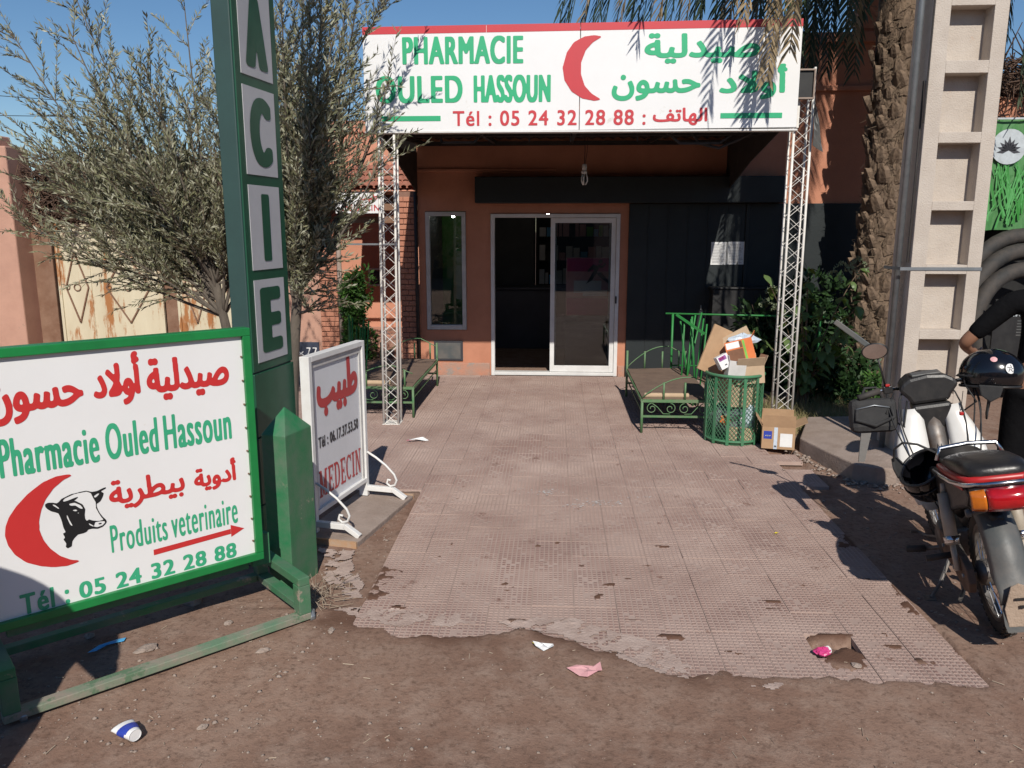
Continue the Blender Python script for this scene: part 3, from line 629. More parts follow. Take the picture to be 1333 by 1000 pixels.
# window
f=MB(); a,b,z0,z1=-1.630,-1.126,.585,2.055; y0,y1=YF-.015,YF+.07
f.bx(a,a+.05,y0,y1,z0,z1); f.bx(b-.05,b,y0,y1,z0,z1); f.bx(a+.05,b-.05,y0,y1,z1-.05,z1); f.bx(a+.05,b-.05,y0,y1,z0,z0+.06)
wo=f.build('window',M['greyalu'],ph,bevel=.004,wc=True)
MB().bx(a+.045,b-.045,YF+.03,YF+.036,z0+.05,z1-.045).build('pane',M['glass'],wo,wc=True)
# meter plate under window
q=MB(); q.bx(-1.549,-1.176,YF-.02,YF-.001,.185,.44); pl=q.build('meter_cover',M['darkprint'],ph,bevel=.004,wc=True)
q=MB(); q.bx(-1.52,-1.205,YF-.026,YF-.021,.21,.415); q.build('cover_plate',M['mudgrey'],pl,bevel=.002,wc=True)
# sliding door
fr=MB(); a,b=-.812,.790; z1=2.030; y0,y1=YF-.02,YF+.10
fr.bx(a,a+.045,y0,y1,.0,z1); fr.bx(b-.045,b,y0,y1,.0,z1); fr.bx(a+.045,b-.045,y0,y1,z1-.045,z1); fr.bx(a+.045,b-.045,y0,y1,.005,.045)
door=fr.build('sliding_door',M['alu'],ph,bevel=.003,wc=True)
def leaf(x0,x1,y,name):
    g=MB(); g.bx(x0,x0+.055,y,y+.035,.05,1.98); g.bx(x1-.055,x1,y,y+.035,.05,1.98); g.bx(x0+.055,x1-.055,y,y+.035,1.92,1.98); g.bx(x0+.055,x1-.055,y,y+.035,.05,.13)
    o=g.build('door_leaf',M['alu'],door,bevel=.003,wc=True)
    return o
leaf(-.065,.742,YF+.005,'r'); leaf(-.045,.72,YF+.05,'l')
MB().bx(-.02,.70,YF+.02,YF+.026,.12,1.93).build('pane',M['glass'],door,wc=True)
MB().bx(.745,.765,YF-.035,YF-.021,.93,1.02).build('handle',M['black'],door,bevel=.003,wc=True)
# poster stand behind the glass
ps=thing('poster_board','pink advertising board with running figure behind the right door pane','poster',(.43,10.6,0))
q=MB(); q.bx(.14,.74,10.60,10.62,.72,1.48); q.build('board',M['pinkp'],ps,wc=True)
q=MB(); q.bx(.15,.73,10.594,10.599,.73,.95); q.bx(.15,.73,10.594,10.599,1.30,1.47); q.build('magenta_band',M['magenta'],ps,wc=True)
q=MB(); q.bx(.24,.60,10.588,10.593,1.02,1.18); q.bx(.36,.68,10.582,10.587,.98,1.06); q.build('white_label',M['paper'],ps,wc=True)
run=[[(.0,0),(.10,.05),(.18,.16),(.22,.26),(.12,.30),(.06,.24),(.02,.20),(.04,.18),(.10,.22),(.13,.20),(.08,.12)],[(.18,.16),(.24,.10),(.34,.04),(.40,-.01),(.42,.02),(.34,.10),(.26,.18)],[(.20,.26),(.28,.24),(.34,.30),(.32,.32),(.27,.27),(.20,.30)]]
fig=MB()
for P in run: fig.prism([(.40+x*.75,1.14+y*.85) for x,y in P],lambda x,z:(x,10.580,z),lambda x,z:(x,10.578,z))
fig.lathe([(.001,-.03),(.02,-.02),(.028,0),(.02,.02),(.001,.03)],8,T=Matrix.Translation((.585,10.579,1.43))@Matrix.Diagonal((1,.05,1,1)))
fig.build('runner_figure',M['darkprint'],ps,wc=True)
q=MB(); q.bx(.12,.76,10.58,10.95,.55,.60); q.bx(.14,.74,10.62,10.9,.02,.54); q.build('stand',M['interior'],ps,wc=True)
# roller-shutter housing & dark steel wall
q=MB(); q.bx(-.987,2.70,YF-.22,YF-.002,2.155,2.465); tag(q.build('shutter_housing',M['darknavy'],ph,bevel=.01,wc=True))
dk=MB(); dk.bx(.893,2.30,YF-.05,YF-.002,.0,2.15); dk.bx(2.30,2.345,YF-.07,YF-.002,0,2.15); dk.bx(2.347,4.5,YF-.04,YF-.002,0,2.15)
kio=dk.build('steel_cladding',M['darknavy'],ph,bevel=.004,wc=True)
for i,x in enumerate((1.13,1.37,1.61,1.85,2.09)):
    MB().bx(x-.004,x+.004,YF-.058,YF-.051,.02,2.13).build('panel_rib',M['darknavy'],kio,wc=True)
q=MB(); q.bx(1.90,2.58,YF-.30,YF-.072,.62,1.13); q.bx(1.88,2.60,YF-.32,YF-.072,1.133,1.155)
cab=tag(q.build('cabinet',M['black'],bevel=.006),'black steel box fixed to the dark wall below the two notices','cabinet')
for i,(x0,x1) in enumerate(((1.90,2.10),(2.105,2.307))):
    g=MB(); n=5; g.sheet([[(x0+(x1-x0)*k/n,YF-.055-.006*math.sin(k*1.3+i)*(1-j/4.),1.415+.275*j/4+(.004 if i else 0)) for k in range(n+1)] for j in range(5)])
    o=g.build('notice_sheet',M['paper'],solid=.001); tag(o,['left of the two white printed notices taped to the dark wall','right of the two white printed notices taped to the dark wall'][i],'notice','notices on the dark wall')
    tx=MB()
    for r_ in range(13): tx.bx(x0+.015,x1-.02-random.uniform(0,.06),YF-.0655,YF-.0645,1.44+r_*.0185,1.443+r_*.0185)
    tx.build('print_lines',M['darkprint'],o)
MB().bx(1.80,1.815,YF-.062,YF-.051,.86,.92).build('latch',M['galv'],kio,wc=True)
# drain pipe at left corner
q=MB(); q.tube([(-1.745,YF-.03,.0),(-1.745,YF-.03,2.3)],.022,8); q.build('drain_pipe',M['darksteel'],ph,smooth=True,wc=True)
# brick column at the left corner of the front
bc=thing('brick_column','dark brick column at the left corner of the pharmacy front','column',(-1.86,YF+.05,0))
MB().bx(-1.955,-1.775,YF+.005,YF+.25,0,2.30).build('core',M['joint'],bc,wc=True)
z=.0; row=0
bmesh_=None
while z<2.24:
    cuts=[(-1.96,-1.862),(-1.858,-1.77)] if row%2 else [(-1.96,-1.905),(-1.901,-1.815),(-1.811,-1.77)]
    for a,b in cuts: MB().bx(a,b,YF-.012+random.uniform(-.003,.003),YF+.12,z+.006,z+.062).build('brick',M['brick'],bc,bevel=.004,wc=True)
    z+=.068; row+=1

# ================================================================ CANOPY + BIG SIGN
YS=7.33
cs=thing('canopy_sign','long white pharmacy sign board with red top stripe above the entrance','sign',(0,YS,2.7))
fnC=lambda off:(lambda x,z:(x,YS-off,z+(x*.006)))
q=MB(); q.add([fnC(o)(x,z) for o in (0,-.09) for x,z in ((-1.703,2.70),(.19,2.70),(.19,3.575),(-1.703,3.575))],[(3,2,1,0)[::-1],(4,7,6,5)[::-1],(0,4,5,1),(1,5,6,2),(2,6,7,3),(3,7,4,0)]); q.build('panel',M['signwhite'],cs,bevel=.003,wc=True)
q=MB(); q.add([fnC(o)(x,z) for o in (0,-.09) for x,z in ((.196,2.70),(2.067,2.70),(2.067,3.575),(.196,3.575))],[(0,1,2,3),(4,7,6,5),(0,4,5,1),(1,5,6,2),(2,6,7,3),(3,7,4,0)]); q.build('panel',M['signwhite'],cs,bevel=.003,wc=True)
q=MB()
for a,b in ((-1.703,-.62),(-.617,.190),(.196,2.067)): q.add([fnC(o)(x,z) for o in (.002,-.092) for x,z in ((a,3.518),(b,3.518),(b,3.58),(a,3.58))],[(0,1,2,3),(4,7,6,5),(0,4,5,1),(1,5,6,2),(2,6,7,3),(3,7,4,0)])
q.build('red_stripe',M['red'],cs,wc=True)
q=MB(); q.bx(-1.71,2.075,YS-.006,YS+.10,2.685,2.699); q.build('bottom_trim',M['medwhite'],cs,wc=True)
LC=lambda p,bb,m,bold,res=46,lab=None,sq=True: lettering(p,bb[0],bb[1],bb[2],bb[3],lambda x,z:(x,-.0035,z-2.7+0*x),m,cs,bold=bold,res=res,label=lab,square=sq)
g_=M['green']; r_=M['red']
LC(font_polys('PHARMACIE'),(-1.357,3.258,-.30,3.487),g_,(.046,.020))
LC(font_polys('OULED'),(-1.601,2.937,-.83,3.166),g_,(.046,.020)); LC(font_polys('HASSOUN'),(-.735,2.937,-.059,3.166),g_,(.046,.020))
LC(font_polys('Tél : 05 24 32 28 88 :'),(-.92,2.739,.768,2.870),r_,(.030,.02),40)
LC(font_polys('الهاتف'),(.832,2.735,1.30,2.880),r_,(.035,.035),40,sq=False)
LC(font_polys('صيدلية'),(.740,3.245,1.72,3.490),g_,(.045,.04),sq=False)
LC(font_polys('أولاد'),(1.392,2.945,1.961,3.235),g_,(.04,.035),sq=False); LC(font_polys('حسون'),(.468,2.940,1.232,3.155),g_,(.045,.045),sq=False)
MB().bx(-1.555,-1.028,YS-.0035,YS-.0032,2.785,2.828).build('green_bar',g_,cs,wc=True); MB().bx(1.412,1.938,YS-.0035,YS-.0032,2.790,2.833).build('green_bar',g_,cs,wc=True)
CR=[(0.368,3.47),(0.299,3.48),(0.22,3.471),(0.133,3.426),(0.075,3.343),(0.042,3.221),(0.058,3.117),(0.119,3.022),(0.209,2.964),(0.309,2.944),(0.369,2.953),(0.288,3.002),(0.227,3.069),(0.196,3.163),(0.194,3.257),(0.232,3.36),(0.29,3.424)]
def smoothpoly(P,n=4):
    out=[];N=len(P)
    for i in range(N):
        p0,p1,p2,p3=[Vector(P[(i+k-1)%N]) for k in range(4)]
        for k in range(n):
            t=k/n; q=((2*p1)+(p2-p0)*t+(2*p0-5*p1+4*p2-p3)*t*t+(3*p1-p0-3*p2+p3)*t**3)*.5; out.append((q.x,q.y))
    return out
def ccw(P):
    a=sum(P[i][0]*P[(i+1)%len(P)][1]-P[(i+1)%len(P)][0]*P[i][1] for i in range(len(P))); return P if a>0 else P[::-1]
bb=lambda P:(min(p[0] for p in P),min(p[1] for p in P),max(p[0] for p in P),max(p[1] for p in P))
def shape(P,m,parent,fn,name,cut=None,res=70):
    """print a traced outline (optionally with holes) as one flat piece"""
    b=bb(P); asp=(b[2]-b[0])/(b[3]-b[1]); H=int(res*3); W=int(H*asp); pad=int(H*.2)
    A=raster([ccw(P)],W,H,pad)
    vs,fs=contour(A,b[0],b[1],b[2],b[3],fn,3); mb=MB(); mb.add(vs,fs); return mb.build(name,m,parent)
shape(CR,r_,cs,lambda x,z:(x,-.0035,z-2.7),'red_crescent')
for x in (-1.45,.19,1.80): pass
# canopy roof
cn=thing('entrance_canopy','dark steel canopy roof joining the white sign to the pharmacy wall','canopy',(0,YS+.1,2.6))
q=MB(); n=60; g=[]
for j,(y,z) in enumerate(((YS+.10,2.80),(YF-.001,2.93))): g.append([(-1.70+3.75*k/n*1.0,y,z+.012*(1 if k%2 else -1)) for k in range(n+1)])
q.sheet(g); q.build('roof_sheet',M['darksteel'],cn,solid=.004,wc=True)
q=MB()
for y,z in ((YS+.16,2.72),(8.4,2.79),(YF-.10,2.86)): q.beam((-1.70,y,z),(2.05,y,z),.04,.05)
q.build('cross_beam',M['darksteel'],cn,wc=True)
for x in (-1.66,-.75,.17,1.10,2.0):
    q=MB(); q.beam((x,YS+.12,2.74),(x,YF-.02,2.88),.035,.045); q.build('rafter',M['darksteel'],cn,wc=True)
q=MB(); q.beam((-1.05,YS+.18,2.62),(-.75,YS+.18,2.62),.02,.02); q.beam((-.75,YS+.18,2.62),(-.68,YS+.18,2.70),.02,.02); q.beam((-1.05,YS+.18,2.62),(-1.05,YS+.18,2.70),.02,.02); q.beam((1.10,YS+.18,2.60),(1.45,YS+.18,2.60),.02,.02); q.beam((.98,YS+.18,2.70),(1.10,YS+.18,2.60),.02,.02); q.beam((1.45,YS+.18,2.60),(1.60,YS+.18,2.70),.02,.02)
q.build('bracket',M['darksteel'],cn,wc=True)
for x in (-.25,.12,.72): MB().bx(x-.006,x+.006,YS+.16,YS+.17,2.62,2.70).build('hook',M['darksteel'],cn,wc=True)
q=MB(); q.tube([(1.20,YS+.2,2.70),(1.28,YS+.2,2.60),(1.45,YS+.2,2.56),(1.62,YS+.2,2.63),(1.75,YS+.22,2.70)],.014,6); q.build('wrapped_cable',M['darksteel'],cn,wc=True)
for sx,lab in ((-1.725,'l'),(2.055,'r')):
    q=MB(); P=[(YS+.12,2.80),(YF-.002,2.93),(YF-.002,2.28),(8.9,2.55)]
    q.prism(P,lambda y,z:(sx-.006,y,z),lambda y,z:(sx+.006,y,z)); q.build('side_sheet',M['darksteel'],cn,wc=True)
# bulb
lb=thing('hanging_bulb','bare white energy-saving bulb hanging from the canopy on its cord','lamp',(.29,8.7,2.78))
q=MB(); q.tube([(0,0,0),(.004,0,-.12),(-.002,0,-.27)],.004,5); q.tube([(.03,0,0),(.026,0,-.14),(.006,0,-.27)],.003,5); q.build('cord',M['cable'],lb)
q=MB(); q.lathe([(.022,-.33),(.026,-.30),(.024,-.27),(.012,-.262)],12); q.build('socket',M['ceramic'],lb,smooth=True)
q=MB(); q.lathe([(.02,-.365),(.030,-.36),(.030,-.335),(.02,-.331)],12); q.build('lamp_base',M['ceramic'],lb,smooth=True)
q=MB()
for k in range(3):
    a=k*PI/3*2; d=Vector((math.cos(a),math.sin(a),0)); e=Vector((-math.sin(a),math.cos(a),0))
    q.tube([d*.020+e*.011+Vector((0,0,-.365)),d*.032+e*.012+Vector((0,0,-.40)),d*.034+e*.011+Vector((0,0,-.44)),d*.014+e*.004+Vector((0,0,-.475)),d*.014-e*.004+Vector((0,0,-.475)),d*.034-e*.011+Vector((0,0,-.44)),d*.032-e*.012+Vector((0,0,-.40)),d*.020-e*.011+Vector((0,0,-.365))],.0065,6)
q.build('bulb_tubes',M['ceramic'],lb,smooth=True)

# lattice posts
def truss(name,label,cx,cy,w,zt,lean=(0,0),z0=.01):
    t=thing(name,label,'post',(cx,cy,z0),0,'white lattice posts holding up the canopy sign'); h=w/2; P=[(-h,-h),(h,-h),(h,h),(-h,h)]
    L=zt-z0; at=lambda p,z:(p[0]+lean[0]*z/L,p[1]+lean[1]*z/L,z)
    for p in P: MB().tube([at(p,0),at(p,L)],.0115,7).build('chord',M['trusswhite'],t,smooth=True)
    nb=int(L/.125); s=L/nb
    for a in range(4):
        q=MB(); p0,p1=P[a],P[(a+1)%4]
        for b,c in ((p0,p1),(p1,p0)):
            pts=[at(b if k%2==0 else c,s*k) for k in range(nb+1)]
            if b==p1 and a!=0: continue
            if a in (1,3) : continue
            q.tube(pts,.0042,5)
        q.build('lacing',M['trusswhite'],t)
    q=MB(); q.box((0,0,.004),(w+.03,w+.03,.008)); q.build('foot_plate',M['trusswhite'],t)
    return t
truss('lattice_post','white lattice post at the left end of the canopy, beside the left bench',-1.555,7.42,.14,3.3,(.04,0))
truss('lattice_post','white lattice post at the right end of the canopy, beside the waste basket',2.195,7.66,.15,3.25,(-.0,0))
# floodlight box and rag behind the right end of the sign
fl=thing('floodlight','square floodlight in a pale frame sticking out behind the right end of the sign','lamp',(2.13,7.52,3.09))
q=MB(); q.bx(-.10,.10,-.04,.06,-.115,.115); q.build('housing',M['black'],fl,bevel=.008)
q=MB(); q.bx(-.112,-.098,-.06,-.0,-.125,.125); q.bx(.098,.112,-.06,.0,-.125,.125); q.bx(-.098,.098,-.06,.0,.112,.125); q.bx(-.098,.098,-.06,.0,-.125,-.112); q.build('frame',M['slab'],fl)
q=MB(); q.bx(-.01,.01,-.0,.03,-.36,-.127); q.build('bracket',M['trusswhite'],fl)
q=MB(); q.sheet([[(2.27+.10*j/6*(k/3),7.52+.02*math.sin(j+k),3.0-.42*j/6-.02*k) for k in range(4)] for j in range(7)])
tag(q.build('hanging_rag',M['mudgrey'],solid=.003),'grey green rag hanging down beside the right lattice post','rag')

# ================================================================ LEFT SIDE OF THE STREET FRONT
YL=11.5
gh=thing('gatehouse','salmon gatehouse with tiled porch roof to the left of the pharmacy','building',(-2.6,YL,0))
w=MB(); w.bx(-3.9,-2.0,13.0,13.2,0,3.50); w.bx(-3.9,-3.75,11.6,13.0,0,3.3); w.bx(-2.15,-1.97,11.9,13.0,0,2.9)
w.build('wall',M['salmon'],gh,wc=True)
w=MB(); w.bx(-3.95,-1.97,11.86,13.0,2.60,2.72); w.build('ceiling_slab',M['brown'],gh,wc=True)
w=MB(); w.bx(-3.9,-2.0,12.96,12.998,3.34,3.52); w.build('parapet',M['salmon'],gh,wc=True)
w=MB(); w.bx(-3.16,-1.96,11.45,11.62,2.10,2.30); w.build('lintel',M['brown'],gh,bevel=.01,wc=True)
w=MB(); w.bx(-3.12,-1.98,11.47,11.60,1.93,2.02); w.build('gate_beam',M['brown'],gh,wc=True)
w=MB(); w.bx(-3.0,-1.98,11.44,11.48,1.62,1.645); w.build('rail',M['galv'],gh,wc=True)
def window_small(x0,x1,z0,z1,y):
    q=MB(); q.bx(x0,x0+.03,y-.03,y,z0,z1); q.bx(x1-.03,x1,y-.03,y,z0,z1); q.bx(x0+.03,x1-.03,y-.03,y,z1-.03,z1); q.bx(x0+.03,x1-.03,y-.03,y,z0,z0+.03); o=q.build('window',M['greyalu'],gh,wc=True)
    MB().bx(x0+.025,x1-.025,y-.015,y-.010,z0+.025,z1-.025).build('pane',M['darkprint'],o,wc=True)
window_small(-3.05,-2.79,.93,1.22,12.999)
# porch roof tiles
for rrow in range(4):
    for c_ in range(11):
        x=-2.93+c_*.092; y=11.22+rrow*.155; z=2.40+rrow*.085; q=MB(); n=6; g=[]
        for j in (0,1):
            g.append([(x+.048*math.cos(PI*k/n)*(1-.12*j),y+j*.20,z+j*.070+.040*math.sin(PI*k/n)*(1-.1*j)+random.uniform(-.002,.002)) for k in range(n+1)])
        q.sheet(g); q.build('roof_tile',M['rooftile'],gh,solid=.012,wc=True)
w=MB(); w.prism([(11.25,2.36),(11.9,2.66),(11.9,2.30),(11.45,2.31)],lambda y,z:(-3.0,y,z),lambda y,z:(-1.93,y,z)); w.build('roof_board',M['salmon'],gh,wc=True)
w=MB(); w.bx(-2.14,-2.02,11.50,11.54,0,2.05); 
for z in (.5,1.0,1.5): w.bx(-2.15,-2.01,11.49,11.497,z,z+.03)
w.build('gate_leaf',M['black'],gh,wc=True)
w=MB(); w.bx(-3.1,-1.97,11.40,12.0,0,.12); w.bx(-3.1,-1.97,11.60,12.0,.12,.24); w.bx(-3.2,-1.97,12.0,13.0,0,.26); w.build('step',M['base_plaster'],gh,bevel=.01,wc=True)
# small medecin sign under the porch
sm=thing('hanging_sign','small white sign with red lettering hanging under the porch tiles','sign',(-2.68,11.30,2.22))
MB().bx(-.40,.26,-.02,.02,-.16,.15).build('board',M['signwhite'],sm,bevel=.004)
lettering(font_polys('MEDECIN'),-.30,-.13,.22,-.04,lambda x,z:(x,-.0225,z),M['medred'],sm,bold=(.03,.03),res=16)
lettering(font_polys('طبيب'),-.05,.0,.20,.12,lambda x,z:(x,-.0225,z),M['medred'],sm,bold=(.03,.03),res=16)
q=MB(); q.tube([(-.2,0,.15),(-.2,.1,.35)],.004); q.tube([(.2,0,.15),(.2,.1,.35)],.004); q.build('chain',M['cable'],sm)
# brick gate pillar with joints
bp=thing('brick_pillar','sunlit salmon brick gate pillar beside the grey pole on the left','pillar',(-3.29,YL+.1,0))
MB().bx(-3.415,-3.165,YL+.005,YL+.24,0,1.93).build('core',M['joint'],bp,wc=True)
z=.0; row=0
while z<1.9:
    for a,b in ([(-3.42,-3.292),(-3.288,-3.16)] if row%2 else [(-3.42,-3.352),(-3.348,-3.226),(-3.222,-3.16)]): MB().bx(a,b,YL-.010+random.uniform(-.003,.003),YL+.12,z+.004,z+.066).build('brick',M['brick'],bp,bevel=.004,wc=True)
    z+=.074; row+=1
q=MB(); q.tube([(0,0,0),(0,0,1.95)],.034,10); o=q.build('pole',M['slab'],smooth=True); o.location=(-3.10,11.42,0); tag(o,'thin grey post standing right of the sunlit brick pillar','post')
gw=MB(); gw.bx(-4.45,-3.425,YL+.02,YL+.22,0,1.90); gw.bx(-4.47,-3.42,YL,YL+.24,1.90,1.98)
tag(gw.build('garden_wall',M['pink'],bevel=.012),'stained pink garden wall behind the green pylon, left of the brick pillar','wall')
pq=thing('number_plaque','dark painted plaque with white digits low on the pink garden wall','plaque',(-3.68,YL+.0,.06))
MB().bx(-.21,.21,-.012,.012,-.15,.15).build('plate',M['plaque'],pq,bevel=.004)
lettering(font_polys('77'),.02,-.06,.18,.07,lambda x,z:(x,-.0145,z),M['paper'],pq,bold=(.01,.01),res=18)
lettering(font_polys('1x'),-.18,-.05,-.02,.04,lambda x,z:(x,-.0145,z),M['paper'],pq,bold=(.0,.0),res=18)
# cream sheet-metal gate
gt=thing('metal_gate','cream sheet metal gate with rust streaks and welded diamonds behind the olive tree','gate',(-5.9,YL,0))
def gleaf(x0,x1):
    q=MB(); q.bx(x0,x1,YL,YL+.02,.03,1.93); o=q.build('gate_leaf',M['rustgate'],gt,wc=True)
    q=MB(); q.bx(x0,x0+.04,YL-.02,YL-.001,.03,1.93); q.bx(x1-.04,x1,YL-.02,YL-.001,.03,1.93); q.bx(x0+.04,x1-.04,YL-.02,YL-.001,1.89,1.93)
    q.bx(x0+.48,x0+.50,YL-.012,YL-.001,.03,1.89); q.build('gate_frame',M['rustgate'],o,wc=True)
    for cx in ((x0+.28),(x0+1.05)):
        q=MB(); a=.17 if cx<x0+.5 else .33; zc=1.0; P=[(cx,YL-.012,zc+.52),(cx+a,YL-.012,zc),(cx,YL-.012,zc-.52),(cx-a,YL-.012,zc)]
        for i in range(4): q.beam(P[i],P[(i+1)%4],.018,.018)
        q.build('diamond_trim',M['brown'],o,wc=True)
        q=MB(); q.tube([(cx+.05*math.cos(t),YL-.012,zc+.05*math.sin(t)) for t in [i*PI/5 for i in range(10)]],.008,5,closed=True); q.tube([(cx-a*.85+.03*math.cos(t),YL-.012,zc+.03*math.sin(t)) for t in [i*PI/4 for i in range(8)]],.006,5,closed=True); q.build('ring_trim',M['brown'],o,wc=True)
gleaf(-7.33,-5.76); gleaf(-5.55,-4.48)
MB().bx(-5.75,-5.56,YL+.03,YL+.10,0,1.2).build('gate_post',M['brown'],gt,wc=True)
MB().bx(-5.75,-5.56,YL+.24,YL+.26,0,1.7).build('backing_sheet',M['rustgate'],gt,wc=True)
o=MB().bx(-7.66,-7.36,YL-.05,YL+.12,0,2.42).build('gate_jamb',M['brown'],bevel=.01); tag(o,'rusty brown upright at the left end of the cream gate','post')
lw=MB(); lw.bx(-13,-7.64,11.1,11.6,0,2.98); lw.bx(-12.5,-7.85,11.08,11.55,2.98,3.14)
tag(lw.build('boundary_wall',M['pink'],bevel=.02),'pink rendered wall at the far left edge beyond the large sign','wall')
q=MB(); q.beam((-12.6,11.2,3.22),(-7.95,11.0,3.22),.5,.05); tag(q.build('eaves_board',M['brown']),'dark eaves board on top of the pink wall at the far left','roof')
bk=MB(); bk.bx(-7.6,-4.3,12.4,12.7,0,2.5); tag(bk.build('yard_wall',M['pink']),'pink yard wall behind the cream gate','wall')
# brush heap over the gate
def sticks(name,label,cat,n,fn,L,r,m):
    V=[];F=[]
    for k in range(n):
        p=np.array(fn()); d=NR.normal(size=3)*np.array([1,.5,.7]); d/=np.linalg.norm(d); l=L*(.5+NR.rand()); s=np.cross(d,[.3,.9,.1]); s/=np.linalg.norm(s); s*=r; u=np.cross(d,s); o=len(V)
        V+= [p-s,p+s,p+u*1.0+d*l*.02,p+d*l-s*.4,p+d*l+s*.4,p+d*l+u*.4]; F+= [(o,o+1,o+4,o+3),(o+1,o+2,o+5,o+4),(o+2,o,o+3,o+5)]
    return tag(rawmesh(name,V,F,M[m]),label,cat,kind='stuff')
sticks('brush_heap','dark dry brushwood heaped along the top of the cream gate','brushwood',5200,lambda:(NR.uniform(-7.7,-4.6),NR.uniform(11.3,12.3),1.95+.95*NR.rand()**1.3*(1-.25*abs(NR.rand()))),.35,.011,'thatch')
# overhead cables
for i,(z1,z2,lab) in enumerate(((6.6,5.7,'upper thin black cable crossing the sky at the top left'),(5.5,5.05,'lower thin black cable crossing the sky at the top left'))):
    q=MB(); q.tube([(-24+20.5*k/10,16-3*k/10,z1+(3.6-z1)*k/10-.5*math.sin(k/10*PI)) for k in range(11)],.006,5); tag(q.build('overhead_cable',M['cable']),lab,'cable')

# ================================================================ RIGHT SIDE: shop, banner, tyres
rs=thing('roadside_shop','dark shop front with orange fascia at the right edge behind the concrete pole','building',(5.6,9.9,0))
w=MB(); w.bx(4.65,9.0,9.9,10.05,0,3.6); w.build('wall',M['black'],rs,wc=True)
w=MB(); w.bx(4.62,9.0,9.70,9.899,3.06,3.30); w.build('fascia',M['terracotta'],rs,wc=True)
sticks('palm_thatch','dark thatch of dry palm over the shop at the right edge','thatch',900,lambda:(NR.uniform(4.75,7.0),NR.uniform(9.3,9.9),3.32+.35*NR.rand()),.3,.01,'thatch')
bn=thing('grass_banner','green vinyl banner printed with grass blades and a pale leaf roundel','banner',(5.6,9.5,0))
g=MB(); n=10; g.sheet([[(4.76+1.7*k/n,9.5+.02*math.sin(k*1.4+j),1.82+.02*math.sin(k)+1.20*j/6) for k in range(n+1)] for j in range(7)]); g.build('sheet',M['bannergreen'],bn,solid=.003,wc=True)
q=MB(); q.bx(4.76,6.46,9.46,9.47,3.03,3.05); q.build('top_batten',M['bluewhite'],bn,wc=True)
bl=MB()
for k in range(230):
    x=random.uniform(4.80,6.4); z=random.uniform(1.85,2.45); h=random.uniform(.15,.50); b_=random.uniform(-.16,.16); w_=random.uniform(.005,.014)
    bl.add([(x-w_,9.466,z),(x+w_,9.466,z),(x+b_*.4+w_*.8,9.4655,z+h*.5),(x+b_*.4-w_*.8,9.4655,z+h*.5),(x+b_,9.465,z+h)],[(0,1,2,3),(3,2,4)])
bl.build('grass_print',leafmat('grass_print',(.03,.20,.03),(.12,.38,.13),(.1,.3,.1),.5,0),bn,wc=True)
q=MB(); q.lathe([(.19,0),(.19,.002)],28,T=Matrix.Translation((4.99,9.455,2.74))@Matrix.Rotation(PI/2,4,'X')); q.build('roundel',M['bluewhite'],bn,wc=True)
lf=MB()
for k in range(9):
    a=R(-10+200*k/8); L=.13 if k!=4 else .15; d=(math.cos(a),math.sin(a)); s=(-d[1],d[0]); c0=(4.99,2.70)
    lf.prism([c0,(c0[0]+d[0]*L*.5+s[0]*.022,c0[1]+d[1]*L*.5+s[1]*.022),(c0[0]+d[0]*L,c0[1]+d[1]*L),(c0[0]+d[0]*L*.5-s[0]*.022,c0[1]+d[1]*L*.5-s[1]*.022)],lambda x,z:(x,9.4515,z),lambda x,z:(x,9.4505,z))
lf.build('leaf_emblem',M['darkprint'],bn,wc=True)
q=MB(); q.bx(5.25,6.2,9.455,9.459,2.05,2.34); q.build('caption_box',M['bluewhite'],bn,wc=True)
for i,(x,y,z,rr,lab) in enumerate(((5.12,8.95,.80,.62,'frontmost of the large black tyres leaning at the right edge'),(5.20,9.12,.92,.70,'middle one of the large black tyres leaning at the right edge'),(5.25,9.30,1.02,.76,'rearmost of the large black tyres leaning at the right edge'))):
    q=MB(); q.tube([(rr*math.cos(t),0,rr*math.sin(t)) for t in [k*2*PI/40 for k in range(40)]],.085,10,closed=True)
    for k in range(3): q.tube([((rr+.02)*math.cos(t),-.03+.03*k,(rr+.066)*math.sin(t)) for t in [j*2*PI/40 for j in range(40)]],.008,4,closed=True)
    o=q.build('tyre',M['rubber'],smooth=True); o.location=(x,y,z); o.rotation_euler=(R(-8),0,R(12)); tag(o,lab,'tyre','tyres at the right edge')
po=thing('poster','dark poster with pale capital letters hanging below the tyres','poster',(5.0,8.6,.85))
MB().bx(-.42,.5,-.01,.01,-.35,.28).build('sheet',M['black'],po)
lettering(font_polys('MARRAKECH'),-.44,.10,.22,.18,lambda x,z:(x,-.0125,z),M['bluewhite'],po,bold=(.06,.04),res=18)
q=MB()
for k in range(6): q.bx(-.18,-.18+random.uniform(.15,.3),-.0125,-.012,.05-.03*k,.06-.03*k)
q.build('print_lines',M['mudgrey'],po)

# concrete power pole
pp=thing('concrete_power_pole','pale precast concrete power pole with a ladder of square recesses','pole',(2.90,6.2,0))
X0,X1,YP=2.66,3.17,6.2; D_=.34; H_=8.5; rb=[]; 
zs=[3.396-.462*k for k in range(-11,8)]
ledge=sorted([3.396+.0,3.027,2.944,2.538,2.463,2.049,1.983,1.584,1.516,1.094,1.024])
rec=[(3.027+.08,3.396),(2.538,2.944),(2.049,2.463),(1.584,1.983),(1.094,1.516),(.60,1.024),(.12,.53)]
z=3.396+.075
while z<8.2: rec.append((z,z+.41)); z+=.49
rec=[(3.03,3.396) if r[1]==3.396 else r for r in rec]; rec.sort()
f=MB(); xl,xr=X0+.11,X1-.10
f.bx(X0,xl,YP,YP+D_,-.1,H_); f.bx(xr,X1,YP,YP+D_,-.1,H_)
prev=-.1
for a,b in rec:
    f.bx(xl,xr,YP,YP+D_,prev,a); prev=b
